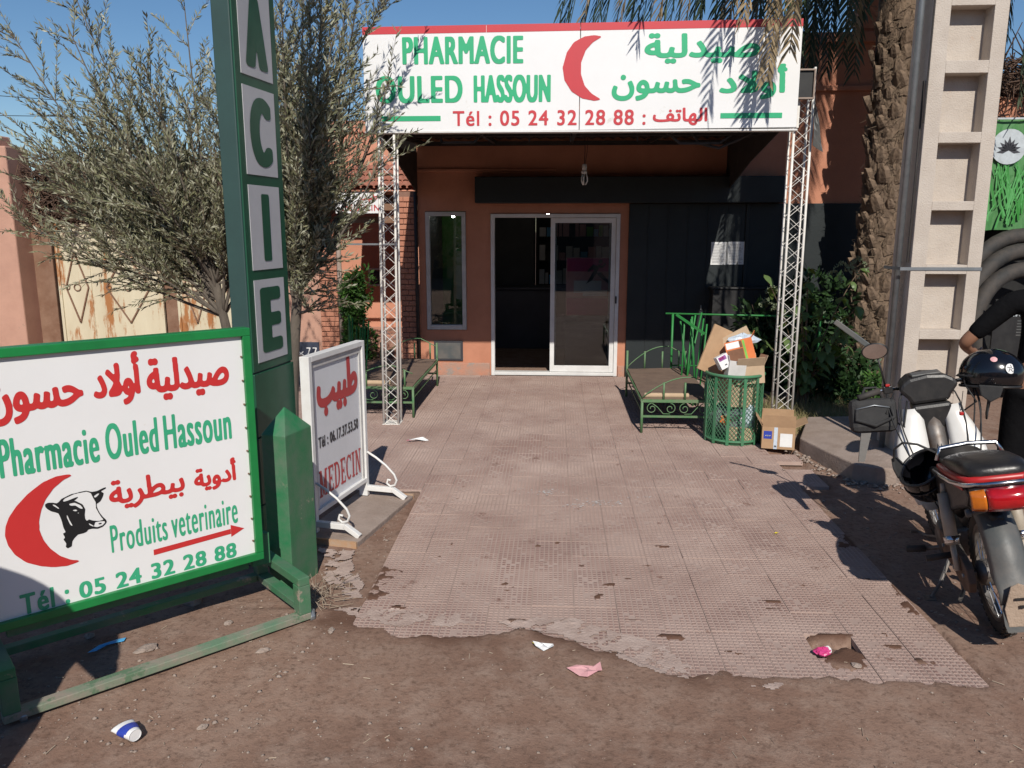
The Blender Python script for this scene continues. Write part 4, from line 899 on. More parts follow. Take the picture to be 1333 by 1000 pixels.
f.bx(xl,xr,YP,YP+D_,prev,H_)
f.build('shaft',M['concrete'],pp,bevel=.003,wc=True)
for a,b in rec:
    MB().bx(xl-.01,xr+.01,YP+.13,YP+.19,a-.01,b+.01).build('recess_panel',M['concrete'],pp,wc=True)
q=MB(); q.tube([(X0-.055,YP+.10,.0),(X0-.055,YP+.10,8.2)],.022,10); q.build('conduit',M['galv'],pp,smooth=True,wc=True)
for z in (1.555,4.2):
    q=MB(); q.bx(X0-.08,X1+.004,YP-.006,YP-.002,z-.012,z+.012); q.bx(X0-.08,X0-.077,YP-.002,YP+.3,z-.012,z+.012); q.bx(X1+.002,X1+.005,YP-.002,YP+.3,z-.012,z+.012); q.build('steel_band',M['galv'],pp,wc=True)
q=MB(); q.tube([(X0-.01,YP+.05,2.9),(X0-.02,YP+.02,2.3),(X0-.012,YP+.04,1.6)],.008,5); q.tube([(X0-.012,YP-.01,8),(X0-.012,YP-.012,2.6)],.006,5); q.build('old_wire',M['darksteel'],pp,wc=True)

# ================================================================ GREEN PYLON
A=Vector((-1.597,4.076,0)); py=thing('letter_pylon','tall dark green pylon with grey letter panels reading downwards A C I E','sign',tuple(A),R(82))
# local x = along the letter face (0..0.45), local -y = outward (to the right)
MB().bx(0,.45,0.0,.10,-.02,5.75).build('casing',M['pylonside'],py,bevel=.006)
MB().bx(.004,.446,-.010,-.001,1.10,5.74).build('face_sheet',M['pylongreen'],py,bevel=.002)
for a,b,m in ((0.0,.36,'dustygreen'),(.37,.74,'pylongreen'),(.75,1.09,'pylongreen')): MB().bx(.0,.45,-.014,-.001,a,b).build('lower_plate',M[m],py,bevel=.003)
word='PHARMACIE'; z=1.145
for i,ch in enumerate(reversed(word)):
    p=MB().bx(.055,.385,-.0135,-.0105,z,z+.438).build('letter_panel',M['pylongrey'],py)
    wd=.085 if ch=='I' else .225
    lettering(font_polys(ch),.22-wd/2,z+.045,.22+wd/2,z+.395,lambda x,zz:(x,-.0155,zz),M['pylongreen'],p,bold=((.03 if ch=='I' else .150),.05),res=64,name='letter')
    z+=.49
# pyramid-topped green post
bo=thing('green_post','squat green steel post with a pyramid top in front of the pylon','post',(-1.342,3.80,0),R(75))
mb=MB(); a,b=.24,.14; e=.0
mb.add([(0,0,-.02),(a,0,-.02),(a,b,-.02),(0,b,-.02),(0,0,.83),(a,0,.83),(a,b,.83),(0,b,.83),(a*.5,b*.55,.955)],[(0,1,5,4),(1,2,6,5),(2,3,7,6),(3,0,4,7),(4,5,8),(5,6,8),(6,7,8),(7,4,8),(3,2,1,0)])
mb.build('shaft',M['dustygreen'],bo,bevel=.004)
sticks('root_tangle','dry straw tangle heaped at the foot of the green post','straw',90,lambda:(NR.normal(-1.16,.04),NR.normal(3.72,.09),.015+.03*NR.rand()),.08,.0025,'straw').location=(0,0,0)

# ================================================================ LARGE PHARMACY SIGN
bs=thing('pharmacy_sign','large white pharmacy sign in a bright green frame with a cow and red crescent','sign',(-1.384,3.524,0),R(44.5))
W_=1.12; Z0,Z1=.305,1.412
q=MB(); q.bx(-W_+.03,-.03,.004,.04,Z0+.03,Z1-.03); q.build('panel',M['signwhite'],bs)
q=MB(); q.bx(-W_,0,-.016,.05,Z1-.036,Z1); q.bx(-W_,0,-.016,.05,Z0,Z0+.036); q.bx(-W_,-W_+.036,-.016,.05,Z0+.036,Z1-.036); q.bx(-.036,0,-.016,.05,Z0+.036,Z1-.036)
q.build('frame',M['framegreen'],bs,bevel=.003)
for s in (0,):
    q=MB()
    for k in range(9): q.bx(-.046,-.040,-.004,.0035,.40+.11*k,.406+.11*k)
    q.build('rivet',M['brown'],bs)
fnB=lambda x,z:(x,.0025,z)
LB=lambda p,x0,z0,x1,z1,m,bold,res=60: lettering(p,x0,z0,x1,z1,fnB,M[m],bs,bold=bold,res=res,square=(m=='greenvinyl'))
LB(font_polys('صيدلية'),-.455,1.130,-.103,1.315,'sigred',(.036,.036))
LB(font_polys('أولاد'),-.660,1.135,-.480,1.355,'sigred',(.028,.028))
LB(font_polys('حسون'),-1.035,1.115,-.698,1.272,'sigred',(.040,.040))
LB(font_polys('Pharmacie'),-1.012,.912,-.662,1.064,'greenvinyl',(.027,.010)); LB(font_polys('Ouled'),-.635,.912,-.428,1.064,'greenvinyl',(.027,.010)); LB(font_polys('Hassoun'),-.403,.912,-.108,1.064,'greenvinyl',(.027,.010))
LB(font_polys('أدوية'),-.293,.690,-.100,.825,'sigred',(.032,.032),46); LB(font_polys('بيطرية'),-.643,.685,-.333,.822,'sigred',(.032,.032),46)
LB(font_polys('Produits'),-.652,.508,-.424,.630,'greenvinyl',(.018,.006),50); LB(font_polys('veterinaire'),-.405,.508,-.107,.630,'greenvinyl',(.018,.006),50)
LB(font_polys('Tél :'),-1.000,.342,-.828,.430,'greenvinyl',(.040,.03),40); LB(font_polys('05 24 32 28 88'),-.790,.346,-.125,.418,'greenvinyl',(.050,.03),40)
q=MB(); q.add([fnB(*p) for p in ((-.488,.454),(-.145,.463),(-.145,.487),(-.488,.479))]+[fnB(*p) for p in ((-.144,.448),(-.080,.474),(-.144,.506))],[(0,1,2,3),(4,5,6)]); q.build('red_arrow',M['sigred'],bs)
CB=[(-0.7706,0.8772),(-0.7972,0.8827),(-0.8355,0.8832),(-0.8821,0.8687),(-0.9337,0.8339),(-0.974,0.795),(-1.0035,0.754),(-1.0179,0.7182),(-1.0222,0.6842),(-1.0168,0.6431),(-0.9979,0.5979),(-0.9654,0.5572),(-0.9197,0.528),(-0.8794,0.5116),(-0.8337,0.5028),(-0.7978,0.5064),(-0.7775,0.5099),(-0.8159,0.5242),(-0.8523,0.5522),(-0.8829,0.5929),(-0.9016,0.6343),(-0.9105,0.6772),(-0.9088,0.7127),(-0.8968,0.7589),(-0.8778,0.799),(-0.8476,0.8368),(-0.8105,0.8645)]
shape(CB,M['sigred'],bs,fnB,'red_crescent')
COWS=[(-0.876,0.7785),(-0.8662,0.7829),(-0.8494,0.7799),(-0.8347,0.7733),(-0.8266,0.7782),(-0.8179,0.7875),(-0.806,0.7915),(-0.7818,0.7996),(-0.7502,0.8016),(-0.7263,0.8017),(-0.7071,0.7919),(-0.6869,0.792),(-0.6658,0.7989),(-0.6512,0.8013),(-0.656,0.7944),(-0.6751,0.7871),(-0.6637,0.7776),(-0.6691,0.7625),(-0.6788,0.7461),(-0.6896,0.7393),(-0.6946,0.7382),(-0.6935,0.7193),(-0.6872,0.6991),(-0.6768,0.6779),(-0.6658,0.662),(-0.6635,0.651),(-0.6696,0.6431),(-0.6807,0.6342),(-0.6995,0.6305),(-0.7214,0.6366),(-0.7344,0.6362),(-0.7403,0.6285),(-0.7507,0.6256),(-0.7727,0.6253),(-0.7877,0.613),(-0.7959,0.6013),(-0.7994,0.5814),(-0.8149,0.5764),(-0.8211,0.585),(-0.8175,0.5979),(-0.8264,0.6187),(-0.8197,0.6239),(-0.826,0.6439),(-0.8153,0.6457),(-0.8217,0.668),(-0.8248,0.6961),(-0.8288,0.7153),(-0.8331,0.73),(-0.8421,0.7367),(-0.8566,0.7447),(-0.8687,0.7566),(-0.8753,0.7671)]
COWW=[[(-0.8064,0.7871),(-0.7742,0.797),(-0.7505,0.798),(-0.7266,0.7981),(-0.7115,0.7883),(-0.7046,0.766),(-0.6972,0.7458),(-0.6983,0.7205),(-0.6906,0.6976),(-0.6811,0.6752),(-0.674,0.6631),(-0.6965,0.664),(-0.7142,0.6703),(-0.7276,0.6788),(-0.7361,0.6739),(-0.7412,0.6845),(-0.7414,0.7031),(-0.7374,0.7252),(-0.7453,0.7478),(-0.7691,0.7684),(-0.7846,0.7702),(-0.8079,0.7716),(-0.8141,0.7789)],[(-0.7069,0.6619),(-0.6744,0.6585),(-0.6688,0.6524),(-0.6801,0.6411),(-0.7009,0.6379),(-0.7126,0.6437)],[(-0.7365,0.6694),(-0.731,0.6643),(-0.7131,0.6471),(-0.7143,0.6432),(-0.726,0.6528)],[(-0.7028,0.7725),(-0.6879,0.7807),(-0.6777,0.7807),(-0.6889,0.7693),(-0.6975,0.7644)],[(-0.8555,0.7759),(-0.8428,0.7693),(-0.8308,0.7543),(-0.8233,0.7403),(-0.8348,0.753),(-0.8469,0.7658)],[(-0.8062,0.728),(-0.8025,0.7134),(-0.7978,0.6939),(-0.7854,0.6586),(-0.7975,0.6755),(-0.8057,0.7051)],[(-0.7932,0.7622),(-0.7736,0.7622),(-0.7533,0.7465),(-0.7433,0.7266),(-0.7565,0.7334),(-0.7709,0.7492),(-0.7845,0.7511),(-0.7919,0.7555)],[(-0.7863,0.7323),(-0.7725,0.7327),(-0.7632,0.7259),(-0.7732,0.7246)],[(-0.7717,0.7196),(-0.7575,0.7153),(-0.7633,0.7121)],[(-0.8494,0.7407),(-0.8428,0.7369),(-0.8392,0.727),(-0.8448,0.7283)]]
COWB=[[(-0.8123,0.7739),(-0.7918,0.7765),(-0.7718,0.7814),(-0.7538,0.7841),(-0.7687,0.7729),(-0.7929,0.7649)],[(-0.6975,0.6526),(-0.6811,0.6531),(-0.6836,0.6476),(-0.6939,0.6474)],[(-0.7297,0.6779),(-0.7107,0.6648),(-0.7126,0.6531),(-0.7269,0.6651)]]
def multi(Ps,W,H,pad,ref):
    b=bb(ref); out=np.zeros((H+2*pad,W+2*pad),dtype=bool)
    for P in Ps:
        fr_=[(b[0],b[1]),(b[0]+1e-7,b[1]),(b[0],b[1]+1e-7)]; fr2=[(b[2],b[3]),(b[2]-1e-7,b[3]),(b[2],b[3]-1e-7)]
        out|=raster([ccw(P),fr_,fr2],W,H,pad)
    return out
b=bb(COWS); Hc=300; Wc=int(Hc*(b[2]-b[0])/(b[3]-b[1])); Ac=multi([COWS],Wc,Hc,20,COWS)&~multi(COWW,Wc,Hc,20,COWS)|multi(COWB,Wc,Hc,20,COWS)
vs,fs=contour(Ac,b[0],b[1],b[2],b[3],fnB,3); mb=MB(); mb.add(vs,fs); mb.build('cow_head_print',M['blackprint'],bs)
# stand on castors
for x in (.10,-1.10):
    q=MB(); q.bx(x-.028,x+.028,-.215,.30,.205,.245); q.bx(x-.028,x+.028,-.155,.30,.075,.11); q.bx(x-.03,x+.03,-.215,-.155,.062,.204); q.bx(x-.028,x+.028,.245,.30,.111,.204)
    q.build('foot_frame',M['dustygreen'],bs,bevel=.003)
    for y in (-.19,.27):
        q=MB(); q.lathe([(.008,-.012),(.028,-.012),(.030,-.006),(.030,.006),(.028,.012),(.008,.012)],14,T=Matrix.Translation((x+.035,y,.032))@Matrix.Rotation(PI/2,4,'Y')); q.bx(x+.012,x+.056,y-.006,y+.006,.03,.061); q.build('castor',M['galv'],bs)
q=MB(); q.bx(-1.13,.128,-.217,-.160,.030,.0615); q.build('front_rail',M['railgreen'],bs,bevel=.003)
q=MB(); q.bx(-1.07,.07,.25,.295,.075,.11); q.build('rear_rail',M['dustygreen'],bs,bevel=.003)
q=MB(); q.bx(-.03,.06,.055,.10,.246,.40); q.bx(-1.12,-1.08,.055,.10,.246,.40); q.bx(-1.05,-.05,.055,.09,.246,.300); q.build('strut',M['dustygreen'],bs)

# ================================================================ MEDECIN SIGN
ms=thing('doctor_sign','white framed doctor sign with red Arabic and MEDECIN standing on a low slab','sign',(-1.287,5.216,.045),R(78.1))
q=MB(); q.bx(-.70,-.02,.006,.022,.13,1.05); q.build('panel',M['medpanel'],ms)
q=MB(); q.bx(-.735,-.70,-.016,.045,.0,1.075); q.bx(-.025,.01,-.016,.045,.0,1.075); q.bx(-.70,-.025,-.016,.045,1.04,1.075); q.bx(-.70,-.025,-.016,.045,.10,.13); q.build('frame',M['medwhite'],ms,bevel=.003)
q=MB(); q.bx(-.695,-.03,-.004,.005,1.00,1.039); q.bx(-.695,-.665,-.004,.005,.131,1.0); q.bx(-.055,-.03,-.004,.005,.131,1.0); q.build('inner_bead',M['greyalu'],ms)
fnM=lambda x,z:(x,.0035,z)
lettering(font_polys('طبيب'),-.625,.675,-.075,1.0,fnM,M['medred'],ms,bold=(.05,.05),res=60)
lettering(font_polys('Tél : 06.17.37.53.50'),-.630,.495,-.085,.565,fnM,M['darkprint'],ms,bold=(.05,.03),res=36,square=True)
lettering(slab_word('MEDECIN'),-.640,.185,-.065,.355,fnM,M['medred'],ms,bold=(0,0),res=60)
for x in (-.718,-.008):
    q=MB(); q.beam((x,.12,.055),(x,-.20,.055),.035,.035); q.beam((x,-.195,.06),(x,-.29,.0),.035,.03); q.beam((x,.12,.055),(x,.17,.0),.035,.03); q.build('foot',M['medwhite'],ms,bevel=.003)
    sc=[(x,-.016,.30)]+[(x,-.016-.22*t,.30-.17*t*t-.02*t) for t in (.3,.6,.85,1.0)]
    cyc=[(x,-.195+.045*math.cos(t)*(1-.05*i),.095+.04*math.sin(t)*(1-.05*i)) for i,t in enumerate([R(20),R(-20),R(-60),R(-100),R(-150),R(-200),R(-250),R(-300),R(-345)])]
    q=MB(); q.tube([Vector((x,-.018,.31)),Vector((x,-.08,.275)),Vector((x,-.15,.225)),Vector((x,-.21,.165)),Vector((x,-.228,.125)),Vector((x,-.215,.09)),Vector((x,-.18,.078)),Vector((x,-.155,.098)),Vector((x,-.165,.125)),Vector((x,-.185,.12))],.008,6); q.build('scroll_bracket',M['medwhite'],ms,smooth=True)
ts=thing('tray_slab','thin dusty slab with an orange painted edge under the doctor sign','slab',(-1.25,4.86,.0),R(78.1))
MB().bx(-.45,.42,-.20,.20,-.01,.040).build('slab',M['slab'],ts,bevel=.006)
q=MB(); q.bx(-.468,-.452,-.20,.20,-.01,.045); q.bx(.422,.44,-.20,.20,-.01,.045); q.build('painted_edge',mat('orange_worn_edge',(.42,.22,.10),(.40,.30,.22),.8,14),ts)

# houses added behind the viewer to cut sky light, seen only as reflections
ob=thing('sky_block_houses','row of low pink houses added unseen behind the viewer to hide low sky','building',(0,-10.5,0))
w=MB(); w.bx(-30,-9,-12,-10.2,0,4.6); w.bx(-9,4,-12,-10.0,0,5.1); w.bx(4,30,-12,-10.3,0,4.3); w.build('wall',M['pink'],ob,wc=True)
for x in (-16,-6.5,-1.0,8.0,15): MB().bx(x,x+2.4,-9.99,-9.95,0,2.6).build('shutter',M['darknavy'],ob,wc=True)

# ================================================================ BENCHES
def spiral(cx,cz,r0,turns,y,a0,s=1,n=22):
    return [(cx+s*r0*(1-.75*i/n)*math.cos(a0+turns*2*PI*i/n),y,cz+r0*(1-.75*i/n)*math.sin(a0+turns*2*PI*i/n)) for i in range(n+1)]
def bench(label,x,y,wd,L,rz):
    t=thing('daybed_bench',label,'bench',(x,y,.012),rz,'green iron daybed benches beside the entrance'); G=M['bedgreen']
    for X in (0,wd):
        for Y in (0,L): MB().tube([(X,Y,0),(X,Y,.52 if Y==L else .30)],.013,7).build('leg',G,t,smooth=True)
    q=MB(); q.beam((0,0,.30),(wd,0,.30),.026,.026); q.beam((0,L,.30),(wd,L,.30),.026,.026); q.beam((0,0,.30),(0,L,.30),.026,.026); q.beam((wd,0,.30),(wd,L,.30),.026,.026); q.beam((0,0,.155),(wd,0,.155),.018,.018); q.beam((0,L,.155),(wd,L,.155),.018,.018); q.beam((0,0,.20),(0,L,.20),.010,.010); q.beam((wd,0,.20),(wd,L,.20),.010,.010)
    q.build('seat_frame',G,t)
    q=MB()
    for (cx,sg) in ((wd*.14,1),(wd*.40,-1),(wd*.60,1),(wd*.86,-1)): q.tube(spiral(cx,.228,.050,1.3,0,R(90) ,sg),.0045,5)
    q.tube([(wd*.14,0,.278),(wd*.22,0,.24),(wd*.30,0,.18),(wd*.40,0,.178)],.0045,5); q.tube([(wd*.86,0,.278),(wd*.78,0,.24),(wd*.70,0,.18),(wd*.60,0,.178)],.0045,5)
    q.build('scrollwork',G,t,smooth=True)
    for Y,h in ((0,.19),(L,.24)):
        q=MB(); pts=[(wd*k/14,Y,.33+h*(math.sin(PI*.5*min(1,k/9))**.9)*(1 if k<11 else 1-.10*(k-10))) for k in range(15)]
        q.tube(pts,.006,5)
        for u in (.30,.60,.88): q.tube([(wd*u,Y,.31),(wd*u,Y,.31+h*.85)],.010,6)
        q.build('end_rail',G,t,smooth=True)
    q=MB(); n=8; q.sheet([[(.0+wd*j/5.,.01+(L-.02)*k/n,.325+.006*math.sin(k*2.1+j)) for j in range(6)] for k in range(n+1)]); q.build('seat_board',M['rug'],t,solid=.018)
    q=MB(); q.lathe([(.02,0),(.024,.01),(.024,wd*.62),(.02,wd*.63)],8,T=Matrix.Translation((.02,.03,.345))@Matrix.Rotation(PI/2,4,'Y')); q.build('rolled_mat',M['cardboard2'],t,smooth=True)
    return t
bench('green iron daybed bench left of the door, behind the left lattice post',-2.05,7.64,.66,1.62,R(0))
bench('green iron daybed bench right of the door, beside the waste basket',.80,7.17,.64,1.60,R(0))
# folded racks of green rods
def rack(label,x,y,h,spread,seed,rz=0):
    t=thing('folding_rack',label,'rack',(x,y,.01),rz,'folded green rod racks'); rr=random.Random(seed)
    for k in range(9):
        a=rr.uniform(-spread*.45,spread*.45); b=rr.uniform(-spread,spread)*(.4+.6*k/9); q=MB(); q.tube([(a,rr.uniform(-.12,.12),0),(b,rr.uniform(-.16,.16),h*rr.uniform(.85,1.0))],.009,6); q.build('rod',M['rodgreen'],t,smooth=True)
    return t
rack('stack of folded bright green rods behind the right bench',1.42,8.35,1.0,.20,3)
rack('bundle of folded green rods standing on the left bench end',-2.05,8.1,.98,.22,9)
q=MB(); q.tube([(1.22,8.9,.93),(2.95,8.9,.90)],.011,6); q.tube([(1.30,8.9,.0),(1.30,8.9,.93)],.013,6); q.tube([(2.9,8.9,.0),(2.9,8.9,.90)],.013,6); q.tube([(1.30,8.9,.35),(2.9,8.9,.33)],.009,6)
tag(q.build('garden_rail',M['rodgreen'],smooth=True),'low green garden rail behind the waste basket and the shrub','railing')
q=MB(); q.beam((1.25,8.3,.98),(1.52,8.15,.80),.03,.02); tag(q.build('loose_slat',M['rodgreen']),'short green slat lying across the top of the folded rods','slat')

# ================================================================ WASTE BASKET + RUBBISH
BX,BY=1.575,6.97; R_=.245; BH=.60
wb=thing('waste_basket','round green wire mesh waste basket overflowing with cartons','bin',(BX,BY,.018))
def ring(r,z,t,n=32): return MB().tube([(r*math.cos(a),r*math.sin(a),z) for a in [2*PI*k/n for k in range(n)]],t,7,closed=True)
ring(R_,BH,.014).build('rim',M['bingreen'],wb,smooth=True); ring(R_-.01,.03,.012).build('base_ring',M['bingreen'],wb,smooth=True)
for k in range(12):
    a=2*PI*(k+.3)/12; MB().box((R_*math.cos(a),R_*math.sin(a),BH/2),(.026,.006,BH),rz=a+PI/2).build('upright',M['bingreen'],wb)
q=MB(); n=44; m_=26
for i in range(n):
    for s in (1,-1):
        pts=[((R_-.006)*math.cos(2*PI*(i+s*j*.5)/n),(R_-.006)*math.sin(2*PI*(i+s*j*.5)/n),.035+(BH-.05)*j/m_) for j in range(0,m_+1)]
        q.tube(pts,.0027,3,cap=False)
tag(q.build('wire_mesh',M['bingreen'],wb),kind='stuff')
MB().lathe([(.001,.0),(R_-.02,.0),(R_-.02,.012),(.001,.012)],24).build('floor_plate',M['bingreen'],wb)
def crumple(name,label,cat,c,s,m,seed,flat=1.0):
    rr=np.random.RandomState(seed); q=MB(); q.lathe([(.05,-1),(.55,-.82),(.9,-.4),(1,0),(.88,.45),(.55,.8),(.05,1)],12)
    q.v=[(v[0]*s[0]*(1+rr.uniform(-.28,.28)),v[1]*s[1]*(1+rr.uniform(-.28,.28)),v[2]*s[2]*(1+rr.uniform(-.28,.28))) for v in q.v]; o=q.build(name,M[m]); o.location=c; return tag(o,label,cat)
crumple('rubbish_bag','grey plastic rubbish bag inside the wire basket',"bag",(BX-.01,BY-.0,.20),(.17,.17,.16),'greybag',4)
crumple('rubbish_bag','pale clear plastic bag squeezed against the right side of the basket','bag',(BX+.13,BY-.10,.24),(.055,.05,.14),'plasticbag',5)
def carton(name,label,c,d,rot,m,flaps=0,cat='carton',prints=()):
    t=thing(name,label,cat,c); t.rotation_euler=rot; x,y,z=[v/2 for v in d]; th=.004
    q=MB(); q.bx(-x,x,-y,-y+th,-z,z); q.bx(-x,x,y-th,y,-z,z); q.bx(-x,-x+th,-y+th,y-th,-z,z); q.bx(x-th,x,-y+th,y-th,-z,z); q.bx(-x+th,x-th,-y+th,y-th,-z,-z+th)
    if not flaps: q.bx(-x+th,x-th,-y+th,y-th,z-th,z)
    q.build('walls',M[m],t)
    if flaps:
        for (a,s) in flaps:
            f=MB()
            if s in 'fb':
                sg=-1 if s=='f' else 1; Y=sg*y; f.add([(-x,Y,z+.001),(x,Y,z+.001),(x*.97,Y+sg*y*.9*math.sin(R(a)),z+y*.9*math.cos(R(a))),(-x*.97,Y+sg*y*.9*math.sin(R(a)),z+y*.9*math.cos(R(a)))],[(0,1,2,3)])
            else:
                sg=-1 if s=='l' else 1; X=sg*x; f.add([(X,-y,z+.001),(X,y,z+.001),(X+sg*y*.9*math.sin(R(a)),y*.97,z+y*.9*math.cos(R(a))),(X+sg*y*.9*math.sin(R(a)),-y*.97,z+y*.9*math.cos(R(a)))],[(0,1,2,3)])
            f.build('flap',M[m],t,solid=.003)
    for nm,mm,(a,b,c_,e) in prints: MB().bx(-x+a*d[0],-x+b*d[0],-y-.0015,-y-.0005,-z+c_*d[2],-z+e*d[2]).build(nm,M[mm],t)
    return t
carton('flattened_carton','large torn brown carton flap standing at the back of the basket',(BX-.12,BY+.08,.78),(.30,.02,.42),(R(-8),R(24),R(12)),'cardboard')
carton('flattened_carton','smaller pale cardboard piece leaning at the upper left of the rubbish pile',(BX-.02,BY+.10,.86),(.36,.02,.16),(R(-6),R(-28),R(5)),'cardboard2')
carton('printed_carton','orange and brown printed carton with white label tilted on top of the basket',(BX+.03,BY-.03,.80),(.23,.14,.20),(R(-16),R(-16),R(-10)),'orange',[(40,'r')],prints=(('brown_print','kraft',(.04,.62,.05,.62)),('white_label','paper',(.04,.52,.68,.95)),('green_stripe','lime',(.64,.72,.05,.95)),('brown_top','kraft',(.52,.62,.66,.95))))
carton('carton','grey folded carton standing upright in the basket, below the orange one',(BX-.035,BY-.15,.66),(.15,.10,.16),(R(-6),R(8),R(8)),'greyalu',[(20,'l')])
carton('medicine_carton','small white carton with purple label tilted at the left of the rubbish pile',(BX-.14,BY-.14,.735),(.10,.08,.115),(R(-12),R(-26),R(14)),'paper',prints=(('purple_label','purple',(.1,.8,.62,.93)),('magenta_print','magenta',(.15,.6,.70,.88)),('print_lines','darkprint',(.4,.62,.2,.28))))
carton('carton','pale open carton sunk into the right half of the basket',(BX+.085,BY-.08,.62),(.24,.20,.15),(R(-4),R(-4),R(4)),'cardboard2',[(35,'f'),(25,'r'),(10,'b')])
carton('carton','brown carton lying on its side deep inside the wire basket',(BX+.03,BY-.02,.44),(.26,.24,.20),(R(3),R(4),R(14)),'cardboard2')
carton('carton','flat brown carton at the bottom of the wire basket',(BX+.05,BY-.04,.10),(.22,.22,.12),(R(2),R(3),R(-8)),'cardboard2')
crumple('plastic_bag','pale blue plastic bag stuffed behind the orange carton','bag',(BX+.06,BY+.05,.90),(.13,.07,.05),'plasticbag',8)
crumple('crumpled_wrapper','crumpled pink wrapper in the open carton on the basket','wrapper',(BX+.11,BY-.12,.70),(.035,.03,.02),'magenta',9)
crumple('crumpled_wrapper','crumpled dark red wrapper beside the pink one on the basket','wrapper',(BX+.05,BY-.14,.70),(.035,.03,.02),'purple',10)
crumple('crumpled_paper','orange crumpled paper low inside the wire basket','paper',(BX-.10,BY-.14,.22),(.045,.04,.04),'orange',12)
# cardboard box on the ground
cb=carton('cardboard_box','open brown cardboard box with blue and white labels on the ground beside the basket',(1.905,6.72,.125),(.265,.24,.19),(0,0,R(-12)),'cardboard',[(14,'f'),(-8,'b'),(62,'r'),(30,'l')],cat='box',prints=(('blue_label','blue',(.05,.30,.45,.80)),('blue_caption','paper',(.09,.26,.56,.62)),('white_label','paper',(.55,.92,.12,.72)),('packing_tape','plasticbag',(.36,.47,.0,.98)),('dark_mark','darkprint',(.38,.45,.08,.16))))
crumple('crumpled_paper','crumpled white paper bulging out of the cardboard box on the ground','paper',(1.90,6.73,.235),(.085,.07,.035),'paper',14)
# litter on the ground
def scrap(name,label,cat,x,y,pts,m,rz,curl=.012,z=None,lift=.004):
    q=MB(); n=len(pts); zz=(gz(x,y) if z is None else z)+lift; cx=sum(p[0] for p in pts)/n; cy=sum(p[1] for p in pts)/n
    rr=random.Random(label); ring=[(p[0],p[1],rr.uniform(0,curl)) for p in pts]; mid=[((p[0]+cx)/2,(p[1]+cy)/2,rr.uniform(0,curl)) for p in pts]
    q.add(ring+mid+[(cx,cy,curl*.6)],[(i,(i+1)%n,n+(i+1)%n,n+i) for i in range(n)]+[(n+i,n+(i+1)%n,2*n) for i in range(n)])
    o=q.build(name,M[m],solid=.0008); o.location=(x,y,zz); o.rotation_euler=(0,0,rz); return tag(o,label,cat)
scrap('plastic_scrap','long light blue plastic scrap on the dirt under the large sign','scrap',-1.985,3.18,[(-.085,-.025),(-.03,.012),(.04,.028),(.085,.02),(.07,-.002),(.0,-.008),(-.05,-.022)],'cyan',R(44),.012)
scrap('plastic_scrap','small torn blue scrap in the shadow at the lower left','scrap',-1.97,2.70,[(-.03,-.01),(0,.012),(.035,.008),(.02,-.012)],'cyan',R(10))
scrap('paper_scrap','crumpled white paper scrap with a yellow corner on the dirt','paper',-.04,3.262,[(-.048,.012),(-.01,.028),(.045,.012),(.052,-.010),(.01,-.032),(-.03,-.016)],'paper',R(-10),.02)
scrap('yellow_corner','yellow printed corner on the crumpled white scrap','paper',-.076,3.275,[(-.012,0),(.004,.014),(.014,.004),(.0,-.012)],'yellow',R(-10),.006,lift=.014)
scrap('paper_scrap','pink and white paper bag flattened on the dirt in front of the pavement','paper',.142,3.065,[(-.075,.03),(-.03,.045),(.04,.04),(.072,.048),(.068,-.012),(.05,-.02),(.0,-.05),(-.03,-.03)],'pinkp',R(8),.02)
scrap('paper_scrap','small white and red scrap near the left lattice post','paper',-1.186,6.739,[(-.09,-.03),(-.04,.01),(.04,.02),(.09,.0),(.06,-.015),(-.02,-.02)],'paper',R(15),.03,z=TOP)
scrap('red_tip','red printed end of the white scrap near the left lattice post','paper',-1.262,6.715,[(-.03,-.015),(-.0,.014),(.02,.004),(.01,-.02)],'magenta',R(15),.01,z=TOP,lift=.012)
crumple('candy_wrapper','shiny crumpled pink wrapper on the dirt patch at the pavement edge','wrapper',(1.182,3.274,.036),(.036,.026,.018),'magenta',21)
crumple('foil_scrap','silvery foil scrap lying against the pink wrapper','foil',(1.206,3.286,.036),(.018,.022,.017),'paper',22)
scrap('dry_leaf','yellow dry leaf on the pavement near the motorbike shadow','leaf',1.36,4.70,[(-.02,0),(0,.008),(.025,.002),(0,-.008)],'yellow',R(30),.008,z=TOP)
scrap('bottle_scrap','flat clear plastic scrap in the damp dirt patch in the middle of the path','scrap',.26,4.13,[(-.06,-.01),(-.02,.03),(.05,.02),(.06,-.01),(0,-.025)],'plasticbag',R(20),.02)
# crushed cup
cu=thing('paper_cup','crushed white and blue paper cup lying on the dirt at lower left','cup',(-1.50,2.515,.052),R(-52)); cu.rotation_euler=(R(90),0,R(-125))
prof=[(.023,0),(.024,.004),(.028,.05),(.033,.09),(.035,.094),(.033,.093)]
q=MB(); q.lathe(prof,20,cap=False); q.v=[(v[0]*(1.25 if v[2]>.04 else 1),v[1]*(.35+.6*(1-v[2]/.1)),v[2]) for v in q.v]; q.build('cup_wall',M['paper'],cu,smooth=True,solid=.001)
q=MB(); q.lathe([(.0255,.018),(.0285,.045),(.0305,.062)],20,cap=False); q.v=[(v[0]*(1.27 if v[2]>.04 else 1.03),v[1]*(.38+.62*(1-v[2]/.1))*1.04,v[2]) for v in q.v]; q.build('blue_band',M['blue'],cu,smooth=True)
q=MB(); q.lathe([(.001,.002),(.022,.002),(.022,.004),(.001,.004)],16); q.v=[(v[0],v[1]*.9,v[2]) for v in q.v]; q.build('cup_base',M['paper'],cu)

